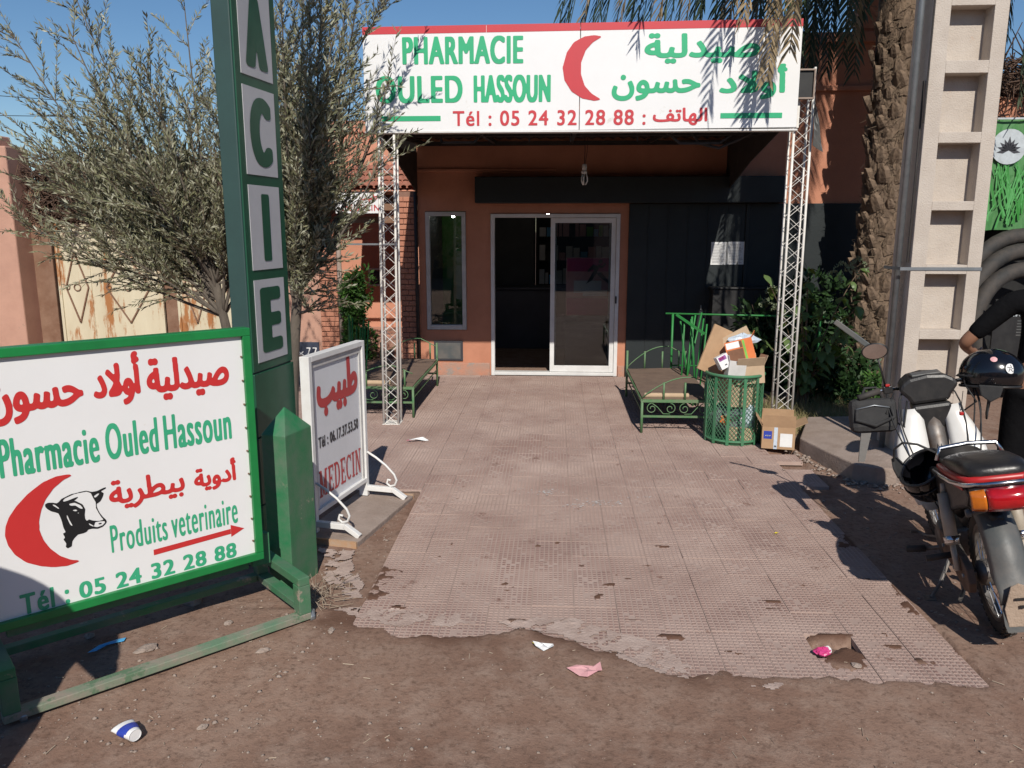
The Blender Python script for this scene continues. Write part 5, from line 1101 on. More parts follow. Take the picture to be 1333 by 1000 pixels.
# ================================================================ OLIVE TREES
def leaves_mesh(P,D,L,W,m,name,parent,lift=0.25):
    P=np.array(P);D=np.array(D);n=len(P); D/=np.linalg.norm(D,axis=1)[:,None]
    rn=NR.normal(size=(n,3))+np.array([0,0,.6]); S=np.cross(D,rn); S/=np.linalg.norm(S,axis=1)[:,None]; N=np.cross(S,D)
    l=L*(.65+.7*NR.rand(n))[:,None]; w=W*(.7+.6*NR.rand(n))[:,None]
    a=P; b=P+D*l*.45+S*w*.5+N*l*.03; c=P+D*l; d=P+D*l*.45-S*w*.5+N*l*.03
    V=np.stack([a,b,c,d],1).reshape(-1,3); F=np.arange(4*n).reshape(-1,4); return rawmesh(name,V,F,M[m],parent)
def olive(label,base,top,limbs,seed,leafL=.060,leafW=.0135,shoots=15,shootL=.50):
    global NR
    keep=NR; NR=np.random.RandomState(seed); rr=random.Random(seed)
    t=thing('olive_tree',label,'tree',tuple(base)); b=Vector(base); top=Vector(top)-b
    q=MB(); tp=bez((0,0,-.03),(top.x*.1,top.y*.1,top.z*.4),(top.x*.6,top.y*.6,top.z*.7),top,8); q.tube(tp,[.06-.022*i/8 for i in range(9)],8); tr=q.build('trunk',M['bark'],t,smooth=True)
    P=[];D=[];tw=MB()
    for (ex,ey,ez,dens) in limbs:
        e=Vector((ex,ey,ez))-b; st=tp[-1-rr.randrange(3)]; d=e-st; mid=st+d*.45+Vector((rr.uniform(-.1,.1),rr.uniform(-.1,.1),-.12*d.length*.4)); pts=bez(st,st+(mid-st)*.6,mid+d*.1,e,10)
        q=MB(); q.tube(pts,[.016*(1-.85*i/10)+.0015 for i in range(11)],6); q.build('limb',M['bark'],t,smooth=True)
        for s in range(int(shoots*dens)):
            u=rr.uniform(.22,1.0); k=min(int(u*10),9); p0=pts[k].lerp(pts[k+1],u*10-k); tan=(pts[k+1]-pts[k]).normalized()
            side=Vector((rr.gauss(0,1),rr.gauss(0,1),rr.gauss(0,1))); side=(side-tan*side.dot(tan)).normalized(); dr=(tan*.9+side*rr.uniform(.35,.95)+Vector((0,0,.12))).normalized(); L=shootL*rr.uniform(.5,1.25)
            bend=Vector((rr.gauss(0,.12),rr.gauss(0,.12),rr.uniform(-.25,.2))); sp=[p0+dr*L*v+bend*L*v*v for v in (0,.33,.66,1)]; tw.tube(sp,[.004,.003,.002,.001],3,cap=False)
            nl=int(L/.0115)
            for j in range(nl):
                v=(j+.5)/nl; pp=p0+dr*L*v+bend*L*v*v; td=(dr+bend*2*v).normalized(); az=rr.uniform(0,2*PI); sd_=Vector((math.cos(az),math.sin(az),rr.uniform(-.5,.5))); ld=td*.85+sd_*.62; P.append(pp); D.append(ld)
    tag(tw.build('twigs',M['twig'],t),kind='stuff'); tag(leaves_mesh(P,D,leafL,leafW,'olive','foliage',t),kind='stuff'); NR=keep; return t,len(P)
rr=random.Random(5); lim=[]
for k in range(44):   # fan sweeping up and to the left
    u=rr.random(); a=R(rr.uniform(38,158)); rad=rr.uniform(.8,2.75) if a<R(115) else rr.uniform(.8,2.15)
    lim.append((-3.15+math.cos(a)*rad*.95,7.3+rr.uniform(-.75,.75),1.45+math.sin(a)*rad*1.12,1.0))
lim+=[(-4.9,7.1,1.95,1),(-4.7,7.4,2.3,1),(-4.85,7.2,2.8,1),(-4.5,7.0,1.75,.5),(-3.9,7.3,1.7,.4),(-2.75,7.2,1.45,.5),(-2.6,7.3,1.9,1),(-2.7,7.1,2.5,1),(-4.7,7.1,3.5,1),(-4.2,7.2,3.9,1)]
t1,n1=olive('grey-green olive tree between the large sign and the cream gate',(-2.98,7.3,0),(-3.15,7.3,1.35),lim,21,shoots=33)
rr=random.Random(8); lim=[]
for k in range(20):
    lim.append((rr.uniform(-2.35,-1.62),6.5+rr.uniform(-.5,.5),rr.uniform(2.2,4.0),1.0))
lim+=[(-1.30,6.55,3.05,.45),(-1.42,6.6,2.7,.3),(-1.42,6.5,2.35,.3),(-1.6,6.6,2.1,.3),(-1.9,6.5,1.35,.25),(-1.98,6.3,1.25,.3),(-1.75,6.4,1.7,.25),(-2.2,6.5,1.8,1),(-2.1,6.5,2.0,1),(-1.85,6.4,2.0,.5),(-1.95,6.35,1.5,.4),(-2.3,6.6,2.8,1),(-1.5,6.4,3.6,.6)]
t2,n2=olive('olive tree right of the green pylon whose tips hang in front of the sign',(-2.25,6.55,0),(-2.1,6.5,1.5),lim,22,shoots=34,shootL=.42)
print('olive leaves',n1,n2)

# hedge shrub at the gatehouse
def bush(name,label,cat,c,rad,n,m,L,W,seed,stems=8):
    global NR
    keep=NR; NR=np.random.RandomState(seed); t=thing(name,label,cat,(c[0],c[1],0)); P=[];D=[]; cl=[(NR.uniform(-.8,.8),NR.uniform(-.8,.8),NR.uniform(-.85,.9),NR.uniform(.25,.5)) for _ in range(26)]
    for k in range(n):
        x,y,z,r=cl[NR.randint(len(cl))]; d=NR.normal(size=3); d/=np.linalg.norm(d); p=np.array([x,y,z])*.8+d*r*(.6+.4*NR.rand()); P.append(p*np.array(rad)+np.array([0,0,c[2]])); D.append(d+np.array([0,0,-.2])+NR.normal(size=3)*.4)
    q=MB()
    for k in range(stems): q.tube(bez((NR.uniform(-.1,.1),NR.uniform(-.1,.1),-.02),(0,0,c[2]*.4),(NR.uniform(-.5,.5)*rad[0],NR.uniform(-.5,.5)*rad[1],c[2]*.8),(NR.uniform(-.8,.8)*rad[0],NR.uniform(-.8,.8)*rad[1],c[2]+rad[2]*.5),6),[.012,.011,.010,.008,.006,.004,.003],5)
    q.build('stem',M['twig'],t); tag(leaves_mesh(P,D,L,W,m,'foliage',t),kind='stuff'); NR=keep; return t
bush('leafy_shrub','dark green shrub beside the brick gate pillar','shrub',(-2.78,11.15,.62),(.27,.25,.72),3800,'hedge',.07,.035,31)
bush('leafy_shrub','dark tangled foliage behind the right lattice post','shrub',(2.75,9.3,.65),(.75,.35,.70),5200,'shrubdark',.10,.05,32)
bush('leafy_shrub','low dark ivy at the foot of the palm trunk','shrub',(3.05,8.55,.25),(.40,.25,.30),1500,'shrubdark',.08,.05,33)
bush('leafy_shrub','bright small-leaved weed growing in front of the palm foot','shrub',(3.15,7.95,.25),(.22,.16,.22),700,'hedge',.06,.025,34)
# broad-leaved shrub: large leaves are parts
sb=thing('broad_leaved_shrub','broad-leaved shrub with pale seed heads behind the right lattice post','shrub',(2.6,8.35,0))
def bigleaf(L,W):
    q=MB(); prof=[(0,.01),(.2,.75),(.45,1),(.7,.7),(.9,.3),(1,.02)]; rows=[]
    for u,w in prof: rows.append([(u*L,-w*W/2,.10*L*math.sin(u*PI)-.12*W*w-.28*L*u*u),(u*L,0,.10*L*math.sin(u*PI)-.28*L*u*u),(u*L,w*W/2,.10*L*math.sin(u*PI)-.12*W*w-.28*L*u*u)])
    q.sheet(rows); return q
blm=[]
for L,W in ((.15,.085),(.12,.06),(.18,.10)): o=bigleaf(L,W).build('leaf',M['shrub'],sb,smooth=True); blm.append(o.data); bpy.data.objects.remove(o)
rr=random.Random(77); stm=MB(); nl=0
for k in range(17):
    e=(rr.uniform(-.62,.55),rr.uniform(-.45,.25),rr.uniform(.65,1.45)); pts=bez((rr.uniform(-.1,.1),0,-.02),(0,0,.4),(e[0]*.6,e[1]*.6,e[2]*.8),e,8); stm.tube(pts,[.010-.0009*i for i in range(9)],5)
    for j in range(2,9):
        for s in (0,1):
            if nl>=230: break
            p=pts[j]; az=rr.uniform(0,2*PI); o=bpy.data.objects.new('leaf',blm[rr.randrange(3)]); COL.objects.link(o); o.parent=sb; o.location=p; o.rotation_euler=(rr.uniform(-.4,.4),rr.uniform(.0,.8),az); sc_=rr.uniform(.6,1.15); o.scale=(sc_,)*3; nl+=1
stm.build('stem',M['twig'],sb)
for (x,y,z) in ((-.48,-.3,1.22),(-.52,-.28,1.10),(-.42,-.3,1.05),(.18,-.3,1.46),(.28,-.25,1.42),(.10,-.3,1.38),(.35,-.25,1.50)):
    P=[];D=[]
    for k in range(90):
        u=NR.rand(); P.append((x+.16*u-.05,y,z+.06*math.sin(u*4)+NR.normal()*.008)); D.append((NR.normal()*.6+.4,NR.normal()*.6,NR.normal()*.6+.3))
    leaves_mesh(P,D,.028,.012,'seedhead','seed_head',sb)
# dry grass patch
V=[];F=[]
for k in range(5200):
    x=NR.uniform(2.05,3.35); y=NR.uniform(7.15,9.0); 
    if fbm(np.array([x]),np.array([y]),2.2,91)[0]<-.12: continue
    h=.04+.13*NR.rand()**2; a=NR.rand()*6.28; bx_,by_=math.cos(a)*h*.7*NR.rand(),math.sin(a)*h*.7*NR.rand(); w=.0025; o=len(V); z=.005
    V+= [(x-w,y,z),(x+w,y,z),(x+bx_*.4+w*.7,y+by_*.4,z+h*.6),(x+bx_*.4-w*.7,y+by_*.4,z+h*.6),(x+bx_+w*.1,y+by_,z+h*.9),(x+bx_-w*.1,y+by_,z+h*.9)]; F+= [(o,o+1,o+2,o+3),(o+3,o+2,o+4,o+5)]
tag(rawmesh('dry_grass',V,F,M['drygrass']),'patch of dry grass between the lattice post and the slab','grass',kind='stuff')

# ================================================================ PALM
pt=thing('palm_tree','date palm with a rough booted trunk behind the concrete power pole','palm',(3.66,9.2,0))
tk=MB(); prof=[(.50,-.05),(.44,.15),(.38,.5),(.335,1.0),(.30,2.0),(.29,3.2),(.29,4.5),(.27,5.6),(.30,6.1)]
tk.lathe(prof,20); tk.v=[(v[0]*(1+.06*math.sin(v[2]*9+v[0]*20)),v[1],v[2]) for v in tk.v]; trk=tk.build('trunk',M['palmbark'],pt,smooth=True)
def bootmesh(s):
    q=MB(); r_=random.Random(s); w=.115; pr=[(0,.9,.010),(.35,1.0,.030),(.75,.8,.052),(1,.45,.060)]; rows=[]
    for u,ww,o in pr: rows.append([(-w*ww/2,-o*.35,u*.155),(-w*ww/4,-o-.012,u*.155+r_.uniform(-.01,.01)),(w*ww/4,-o-.012,u*.155+r_.uniform(-.01,.01)),(w*ww/2,-o*.35,u*.155)])
    q.sheet(rows); q.add([rows[-1][0],rows[-1][1],rows[-1][2],rows[-1][3],(0,.02,.12)],[(0,1,4),(1,2,4),(2,3,4)]); return q
bm_=[]
for k in range(3): o=bootmesh(k).build('leaf_base',M['palmbark'],trk); bm_.append(o.data); bpy.data.objects.remove(o)
def rad_at(z):
    for (r0,z0),(r1,z1) in zip(prof,prof[1:]):
        if z0<=z<=z1: return r0+(r1-r0)*(z-z0)/(z1-z0)
    return .27
rr=random.Random(3); nb=0; z=.02; row=0
while z<4.3:
    r=rad_at(z)
    for k in range(13):
        a=2*PI*(k+.5*(row%2))/13+row*.13
        if math.sin(a)>.12 or nb>=296: continue
        o=bpy.data.objects.new('leaf_base',bm_[rr.randrange(3)]); COL.objects.link(o); o.parent=trk; aa=a+rr.uniform(-.06,.06); o.location=(r*math.cos(aa)*.97,r*math.sin(aa)*.97,z+rr.uniform(-.02,.02)); o.rotation_euler=(rr.uniform(-.5,.15),rr.uniform(-.35,.35),aa+PI/2+rr.uniform(-.3,.3)); s=rr.uniform(.6,1.2); o.scale=(s*1.15,s,s); nb+=1
    z+=.096; row+=1
V=[];F=[]
for k in range(2600):
    z=NR.uniform(.02,4.8); a=NR.uniform(PI*.95,2*PI*1.02); r=rad_at(z)+NR.uniform(-.01,.025); p=np.array([r*math.cos(a),r*math.sin(a),z]); d=np.array([-math.sin(a)*NR.normal()*.9+math.cos(a)*.25,math.cos(a)*NR.normal()*.9+math.sin(a)*.25,NR.normal()*.9]); d/=np.linalg.norm(d); L=.03+.09*NR.rand(); s=np.cross(d,[math.cos(a),math.sin(a),0.1]); s=s/np.linalg.norm(s)*.004; o=len(V)
    V+= [tuple(p-s),tuple(p+s),tuple(p+d*L+s*.3),tuple(p+d*L-s*.3)]; F.append((o,o+1,o+2,o+3))
tag(rawmesh('trunk_fibre',V,F,M['straw'],trk),kind='stuff'); trk.children[-1].data.materials[0]=M['twig']
def frond(start,p1,p2,end,n,LL,m,parent,seed,droop=.5,wd=.026,name='frond'):
    r_=np.random.RandomState(seed); c=bez(start,p1,p2,end,40); q=MB(); q.tube([c[i] for i in range(0,41,4)],[.020*(1-.9*i/10)+.002 for i in range(11)],5); V=[tuple(v) for v in q.v]; F=[tuple(f) for f in q.f if len(f)==4]
    for k in range(n):
        u=.10+.90*k/n; i=min(int(u*40),39); p=np.array(c[i].lerp(c[i+1],u*40-i)); t=np.array((c[i+1]-c[i]).normalized()); s=np.cross(t,[0,0,1.0]); s/=max(np.linalg.norm(s),1e-3); up=np.cross(s,t)
        for sg in (-1,1):
            L=LL*(.55+.45*math.sin(PI*min(1,u*1.1+.05))**.6)*(1-.45*max(0,u-.6)/.4)*(.8+.4*r_.rand()); d=t*(.85+.35*r_.rand())+s*sg*(.75)+up*(.25+.3*r_.normal()*.4); d/=np.linalg.norm(d)
            g=np.array([0,0,-1.0]); droop_=droop*.62; m1=p+d*L*.5+g*L*.06*droop_*2; tip=p+d*L*(1-.25*droop_)+g*L*.42*droop_; w=np.cross(d,up+r_.normal(size=3)*.3); w/=np.linalg.norm(w); w*=wd/2; o=len(V)
            V+= [tuple(p-w*.6),tuple(p+w*.6),tuple(m1+w),tuple(m1-w),tuple(tip+w*.12),tuple(tip-w*.12)]; F+= [(o,o+1,o+2,o+3),(o+3,o+2,o+4,o+5)]
    return rawmesh(name,V,F,M[m],parent)
C0=Vector((0,0,6.15))
def fr(end,lift,n,LL,m,seed,droop=.5):
    e=Vector(end)-Vector((3.66,9.2,0)); h=(e-C0); st=C0+Vector((h.x,h.y,0)).normalized()*.18; p1=st+Vector((h.x*.25,h.y*.25,lift)); p2=st+Vector((h.x*.85,h.y*.85,lift*.9+h.z*.25)); return frond(st,p1,p2,e,n,LL,m,pt,seed,droop)
specs=[((1.70,6.95,3.02),.6,170,.50,'palmdry',1,1.0),((1.84,6.85,3.22),.75,150,.50,'palmdry',2,1.0),((1.50,7.0,3.48),.7,130,.48,'palmdry',50,1.0),
 ((1.45,5.9,3.95),1.5,110,.52,'palmleaf',7,.6),((1.75,6.0,3.85),1.3,110,.5,'palmleaf',45,.6),
 ((1.95,5.8,4.05),1.4,110,.52,'palmleaf',8,.6),((.75,6.6,3.95),1.5,110,.5,'palmleaf',9,.6),((2.5,6.0,4.1),1.3,110,.5,'palmleaf',10,.6),
 ((1.5,8.6,3.3),.9,110,.48,'palmleaf',14,.8),((4.62,8.5,3.05),.6,120,.48,'palmleaf',15,.8),((4.85,8.3,3.3),.8,120,.48,'palmleaf',49,.8),((4.45,8.7,3.5),.6,110,.45,'palmleaf',52,.8),((5.4,8.1,3.8),1.0,100,.5,'palmleaf',16,.7),((3.4,5.9,4.2),1.3,100,.5,'palmleaf',17,.6),((4.6,6.2,4.4),1.4,100,.5,'palmleaf',18,.6),((6.6,8.6,4.4),1.4,90,.5,'palmleaf',19,.6),
 ((5.6,10.6,4.8),1.4,80,.5,'palmleaf',20,.5),((3.6,12.4,4.8),1.5,80,.5,'palmleaf',21,.5),((1.2,11.2,4.8),1.5,80,.5,'palmleaf',22,.5),((2.7,7.4,3.75),.8,100,.48,'palmleaf',24,.8),((3.2,7.2,4.0),.9,100,.48,'palmleaf',25,.8),((5.2,9.2,3.8),.6,90,.48,'palmleaf',26,.8),((3.66,6.6,7.6),1.2,80,.5,'palmleaf',29,.4),((1.8,8.0,7.7),1.0,80,.5,'palmleaf',30,.4),((5.6,8.0,7.6),1.0,80,.5,'palmleaf',31,.4)]
rr=random.Random(41)
for k in range(46):   # hanging skirt of fronds behind the sign and above the wall
    specs.append(((-.10+3.0*(k+rr.random())/46,rr.uniform(7.7,8.6),rr.uniform(3.2,3.75)),rr.uniform(.4,1.0),110,.52,'palmdry' if k%5==4 else 'palmleaf',60+k,.9))
for (x,y,z) in ((2.95,9.3,3.75),(3.05,9.6,3.9),(2.75,8.9,3.6),(2.6,9.4,3.8),(3.15,9.0,4.0)): specs.append(((x,y,z),.4,110,.48,'palmleaf',90+int(x*20),.9))
for (x,y,z) in ((4.48,8.4,3.05),(4.6,8.2,3.2),(4.75,8.4,3.0),(4.9,8.5,3.2),(4.55,8.0,3.5)): specs.append(((x,y,z),.5,120,.46,'palmleaf',190+int(x*20),.9))
for e,l,n,LL,m,s,d in specs: fr(e,l,n,LL,m,s,d)

# ================================================================ MOTORBIKE (x forward, y to its left)
mo=thing('motorbike','white and black underbone motorbike parked with its red tail light towards the viewer','motorbike',(2.095,3.57,.012)); mo.rotation_euler=(R(-12),0,R(77.5))
WR=.285
def wheel(x,rear):
    TY=Matrix.Translation((x,0,WR))@Matrix.Rotation(PI/2,4,'X'); w=MB(); n=44
    prof=[(.222,-.020),(.240,-.029),(.262,-.031),(.278,-.020),(.285,0),(.278,.020),(.262,.031),(.240,.029),(.222,.020)]
    w.lathe(prof+[prof[0]],n,T=TY,cap=False); wo=w.build('wheel',M['rubber'],mo,smooth=True)
    q=MB()
    for k in range(46):
        a=2*PI*k/46
        for (yy,rr_,dx) in ((0,.2865,0),(-.018,.281,.5),(.018,.281,.5),(-.028,.268,0),(.028,.268,0)):
            aa=a+dx*2*PI/46; c=TY@Vector((rr_*math.cos(aa),rr_*math.sin(aa),yy)); T=(TY.to_3x3()@Matrix.Rotation(aa,3,'Z')); q.box(c,(.007,.019,.012),T=T)
    q.build('tread_block',M['rubber'],wo)
    q=MB(); q.lathe([(.205,-.020),(.222,-.024),(.226,-.016),(.212,0),(.226,.016),(.222,.024),(.205,.020),(.205,-.020)],n,T=TY,cap=False); q.build('rim',M['steelmoto'],wo,smooth=True)
    q=MB(); q.lathe([(.02,-.075),(.055,-.06),(.062,-.035),(.062,.035),(.055,.06),(.02,.075)],18,T=TY); q.build('hub',M['steelmoto'],wo,smooth=True)
    q=MB()
    for k in range(28):
        a=2*PI*k/28; s=.03*(1 if k%2 else -1); b_=a+(.5 if k%4<2 else -.5); p0=TY@Vector((.06*math.cos(b_),.06*math.sin(b_),s)); p1=TY@Vector((.21*math.cos(a),.21*math.sin(a),s*.3)); q.tube([p0,p1],.0018,3,cap=False)
    q.build('spoke',M['chrome'],wo)
wheel(0,True); wheel(1.20,False)
G=M['plastic']
# swing arm, chain case, brake rod
q=MB(); q.beam((-.04,.085,WR),(.46,.075,.31),.022,.045); q.beam((-.04,-.085,WR),(.46,-.075,.31),.022,.045); q.build('swing_arm',M['steelmoto'],mo,bevel=.003)
q=MB(); P=[(-.10,WR-.05),(-.12,WR),(-.09,WR+.06),(0,WR+.085),(.25,WR+.075),(.46,WR+.06),(.50,WR+.01),(.46,WR-.05),(.2,WR-.055),(0,WR-.085)]
q.prism(P,lambda x,z:(x,.095,z),lambda x,z:(x,.128,z)); q.build('chain_case',M['ruststeel'],mo,bevel=.006)
for s in (1,-1):
    q=MB(); q.tube([(.0,s*.145,.30),(.05,s*.145,.42)],.013,8); q.tube([(.04,s*.145,.40),(.115,s*.14,.60)],.029,12); q.tube([(.115,s*.14,.60),(.125,s*.135,.64)],.014,8)
    q.build('shock_absorber',M['shock'],mo,smooth=True)
    q=MB(); q.tube([(.045,s*.145,.405),(.055,s*.145,.43)],.034,12); q.build('spring_cap',M['chrome'],mo,smooth=True)
# rear mudguard
g=[]; n=14
for i in range(n+1):
    a=R(50+ (168-50)*i/n); r=.335; cx,cz=0,WR
    wdt=.075 if i>2 else .07; g.append([(cx+(r-abs(v)**2.2*.045)*math.cos(a),v*wdt,cz+(r-abs(v)**2.2*.045)*math.sin(a)) for v in (-1,-.75,-.4,0,.4,.75,1)])
g+= [[(-.345-.01*k,v*.070,WR+.07-.055*k) for v in (-1,-.75,-.4,0,.4,.75,1)] for k in (1,2)]
q=MB(); q.sheet(g); q.build('rear_mudguard',M['mudgrey'],mo,smooth=True,solid=.003)
q=MB(); q.sheet([[(-.375-.006*k,v*.068*(1-.10*(k>3)),WR-.035-.028*k) for v in (-1,-.4,.4,1)] for k in range(5)]); q.build('mud_flap',M['mudgrey'],mo,solid=.005)
q=MB(); P=[(-.055,.16),(.055,.16),(.062,.24),(.045,.29),(.03,.335),(0,.35),(-.03,.335),(-.045,.29),(-.062,.24)]
q.prism(P,lambda y,z:(-.384-.02*(.3-z),y,z),lambda y,z:(-.392-.02*(.3-z),y,z)); q.build('dried_mud',M['mud'],mo,bevel=.003)
q=MB(); q.bx(-.404,-.398,-.022,.022,.282,.290); q.bx(-.404,-.399,-.008,.008,.245,.258); q.build('plate_slot',M['black'],mo)
# tail light with indicators
def rbox(name,x0,x1,y0,y1,z0,z1,m,bv=.012): return MB().bx(x0,x1,y0,y1,z0,z1).build(name,m,mo,bevel=bv,smooth=False)
tl=MB(); 
def lens(ya,yb,name,m):
    q=MB(); rows=[]; ny_=6; nz_=6
    for j in range(nz_+1):
        v=j/nz_*2-1; rows.append([(-.385-.055*(1-abs(v)**2.5*.55)*(1-abs((ya+(yb-ya)*k/ny_)/.135)**2.4*.75), ya+(yb-ya)*k/ny_, .645+.047*v*(1-.18*abs((ya+(yb-ya)*k/ny_)/.135)**2)) for k in range(ny_+1)])
    q.sheet(rows); o=q.build(name,m,mo,smooth=True,solid=.004); return o
lens(-.072,.078,'tail_light',M['lensred']); lens(.081,.134,'indicator',M['lensorange']); lens(-.128,-.075,'indicator',M['lensorange'])
q=MB(); q.bx(-.385,-.28,-.125,.125,.60,.69); q.build('light_housing',M['plastic'],mo,bevel=.015)
for s in (1,-1):
    q=MB(); q.tube([(-.31,s*.07,.585),(-.315,s*.13,.578)],.013,8); q.lathe([(.016,-.01),(.018,0),(.016,.01)],10,T=Matrix.Translation((-.315,s*.135,.578))@Matrix.Rotation(PI/2,4,'X')); q.build('stub_bracket',M['mudgrey'],mo,smooth=True)
# seat: lofted rounded sections
def loft(secs,name,m,parent,n=16,e=2.6,sm=True):
    """secs: (x, y half width, z bottom, z top)"""
    q=MB(); rows=[]
    for (x,w,z0,z1) in secs:
        r=[]; zc=(z0+z1)/2; h=(z1-z0)/2
        for k in range(n):
            a=2*PI*k/n; c,s=math.cos(a),math.sin(a); r.append((x,w*abs(c)**(2/e)*(1 if c>0 else -1),zc+h*abs(s)**(2/e)*(1 if s>0 else -1)))
        rows.append(r)
    for r in rows: q.v.extend(r)
    N=len(rows); q.f=[(i*n+k,i*n+(k+1)%n,(i+1)*n+(k+1)%n,(i+1)*n+k) for i in range(N-1) for k in range(n)]+[tuple(range(n))[::-1],tuple((N-1)*n+k for k in range(n))]; q.mi=[0]*len(q.f)
    return q.build(name,m,parent,smooth=sm)
loft([(-.335,.070,.715,.755),(-.32,.108,.70,.772),(-.22,.128,.695,.792),(-.05,.132,.69,.788),(.10,.125,.69,.770),(.18,.118,.69,.742),(.25,.112,.685,.732),(.38,.10,.68,.750),(.48,.078,.68,.752),(.54,.045,.69,.735)],'seat',M['vinylseat'],mo,20,3.2)
loft([(-.345,.085,.700,.728),(-.325,.128,.694,.732),(-.22,.148,.688,.728),(-.05,.152,.684,.722),(.10,.147,.682,.716),(.25,.132,.678,.706)],'seat_trim',M['seatred'],mo,20,5)
q=MB(); q.tube([(.20,.155,.68),(.0,.165,.69),(-.20,.162,.695),(-.33,.135,.70),(-.385,.07,.705),(-.395,0,.706),(-.385,-.07,.705),(-.33,-.135,.70),(-.20,-.162,.695),(.0,-.165,.69),(.20,-.155,.68)],.010,8); q.build('grab_rail',M['chrome'],mo,smooth=True)
q=MB(); q.tube([(.15,.142,.735),(.165,.12,.79),(.175,.0,.798),(.165,-.12,.79),(.15,-.142,.735)],.011,8); q.build('seat_strap',M['chrome'],mo,smooth=True)
# tail side covers
for s in (1,-1):
    q=MB(); P=[(-.36,.66),(-.30,.60),(-.12,.56),(.10,.50),(.34,.44),(.44,.50),(.44,.66),(.20,.685),(-.30,.69)]
    q.prism(P,lambda x,z:(x,s*.085,z),lambda x,z:(x,s*(.135-.05*max(0,(.56-z))*2),z)); q.build('side_cover',M['plastic'],mo,bevel=.012)
    q=MB(); q.prism([(-.30,.672),(.12,.655),(.30,.655),(.30,.667),(.12,.668),(-.30,.683)],lambda x,z:(x,s*.1375,z),lambda x,z:(x,s*.1395,z)); q.build('side_stripe',M['seatred'],mo)
# frame and engine
q=MB(); q.tube([(.95,0,.86),(.82,0,.60),(.62,0,.42),(.40,0,.38),(.20,0,.50),(-.2,0,.62)],.028,10); q.build('frame_tube',M['plastic'],mo,smooth=True)
q=MB(); q.bx(.38,.68,-.085,.085,.20,.36); q.bx(.44,.60,-.11,.11,.22,.34); q.build('engine',M['steelmoto'],mo,bevel=.02)
q=MB(); q.lathe([(.05,-.005),(.085,-.003),(.085,.02),(.05,.035)],20,T=Matrix.Translation((.47,.10,.28))@Matrix.Rotation(-PI/2,4,'X')); q.build('engine_cover',M['steelmoto'],mo,smooth=True)
q=MB(); 
for k in range(9): q.bx(.68+.017*k,.688+.017*k,-.055,.055,.26,.36)
q.bx(.68,.84,-.035,.035,.275,.345); q.build('cylinder_fins',M['steelmoto'],mo)
q=MB(); q.tube([(.78,-.04,.24),(.6,-.13,.17),(.3,-.16,.20),(.10,-.17,.23)],.018,8); q.tube([(.10,-.17,.23),(-.30,-.19,.31)],[.038,.04],12); q.build('exhaust',M['chrome'],mo,smooth=True)
q=MB(); q.tube([(.46,-.20,.235),(.46,.20,.235)],.012,8); q.build('footrest_bar',M['steelmoto'],mo,smooth=True)
for pts,r_ in (([(.46,.20,.235),(.46,.29,.24)],.019),([(.46,-.20,.235),(.46,-.29,.24)],.019),([(.20,.12,.30),(.20,.24,.29)],.016),([(.20,-.12,.30),(.20,-.24,.29)],.016)): MB().tube(pts,r_,8).build('footrest',M['rubber'],mo,smooth=True)
q=MB(); q.tube([(.52,.10,.26),(.62,.16,.24),(.66,.19,.25),(.66,.23,.255)],.009,6); q.build('pedal',M['steelmoto'],mo)
MB().tube([(.50,-.10,.24),(.64,-.17,.22)],.008,6).build('pedal',M['steelmoto'],mo)
q=MB(); q.tube([(.40,.09,.22),(.33,.17,.10),(.28,.23,.045)],.010,6); q.bx(.25,.31,.21,.26,.035,.047); q.build('side_stand',M['steelmoto'],mo)
q=MB(); q.tube([(.36,.07,.20),(.22,.09,.10),(.12,.13,.10)],.010,6); q.tube([(.36,-.07,.20),(.22,-.09,.10),(.12,-.13,.10)],.010,6); q.build('centre_stand',M['steelmoto'],mo)
# leg shields: white wings either side of the dark column
for s in (1,-1):
    rows=[]
    for j in range(11):
        v=j/10; z=.36+.52*v; wout=.165+.07*math.sin(PI*min(1,v*1.05))-.02*v; x0=.70+.22*v
        rows.append([(x0+.055*math.sin(u*PI*.5)*-1+.05*u*u,s*(.055+(wout-.055)*u),z+(.03 if u>.7 else 0)*(1-v)) for u in (0,.2,.45,.7,.88,1)])
    q=MB(); q.sheet(rows); q.build('leg_shield',M['whitebody'],mo,smooth=True,solid=.008)
q=MB(); rows=[[(.72+.22*v,s_*.05,.30+.56*v) for s_ in (-1,-.5,0,.5,1)] for v in (0,.25,.5,.75,1)]
for r in rows: r[2]=(r[2][0]-.035,0,r[2][2]); r[1]=(r[1][0]-.025,r[1][1],r[1][2]); r[3]=(r[3][0]-.025,r[3][1],r[3][2])
q.sheet(rows); q.build('centre_cover',M['steelmoto'],mo,smooth=True,solid=.006)
loft([(.40,.05,.40,.52),(.55,.055,.38,.50),(.70,.05,.40,.54),(.80,.045,.50,.62)],'tunnel_cover',M['plastic'],mo,14,2.4)
# fork, mudguard
q=MB()
for s in (1,-1): q.tube([(.98,s*.075,.82),(1.09,s*.078,.55),(1.18,s*.08,WR)],.018,8)
q.build('fork',M['steelmoto'],mo,smooth=True)
g=[]
for i in range(13):
    a=R(20+150*i/12); r=.32; g.append([(1.20+(r-abs(v)**2*.05)*math.cos(a),v*.065,WR+(r-abs(v)**2*.05)*math.sin(a)) for v in (-1,-.6,0,.6,1)])
q=MB(); q.sheet(g); q.build('front_mudguard',M['whitebody'],mo,smooth=True,solid=.004)
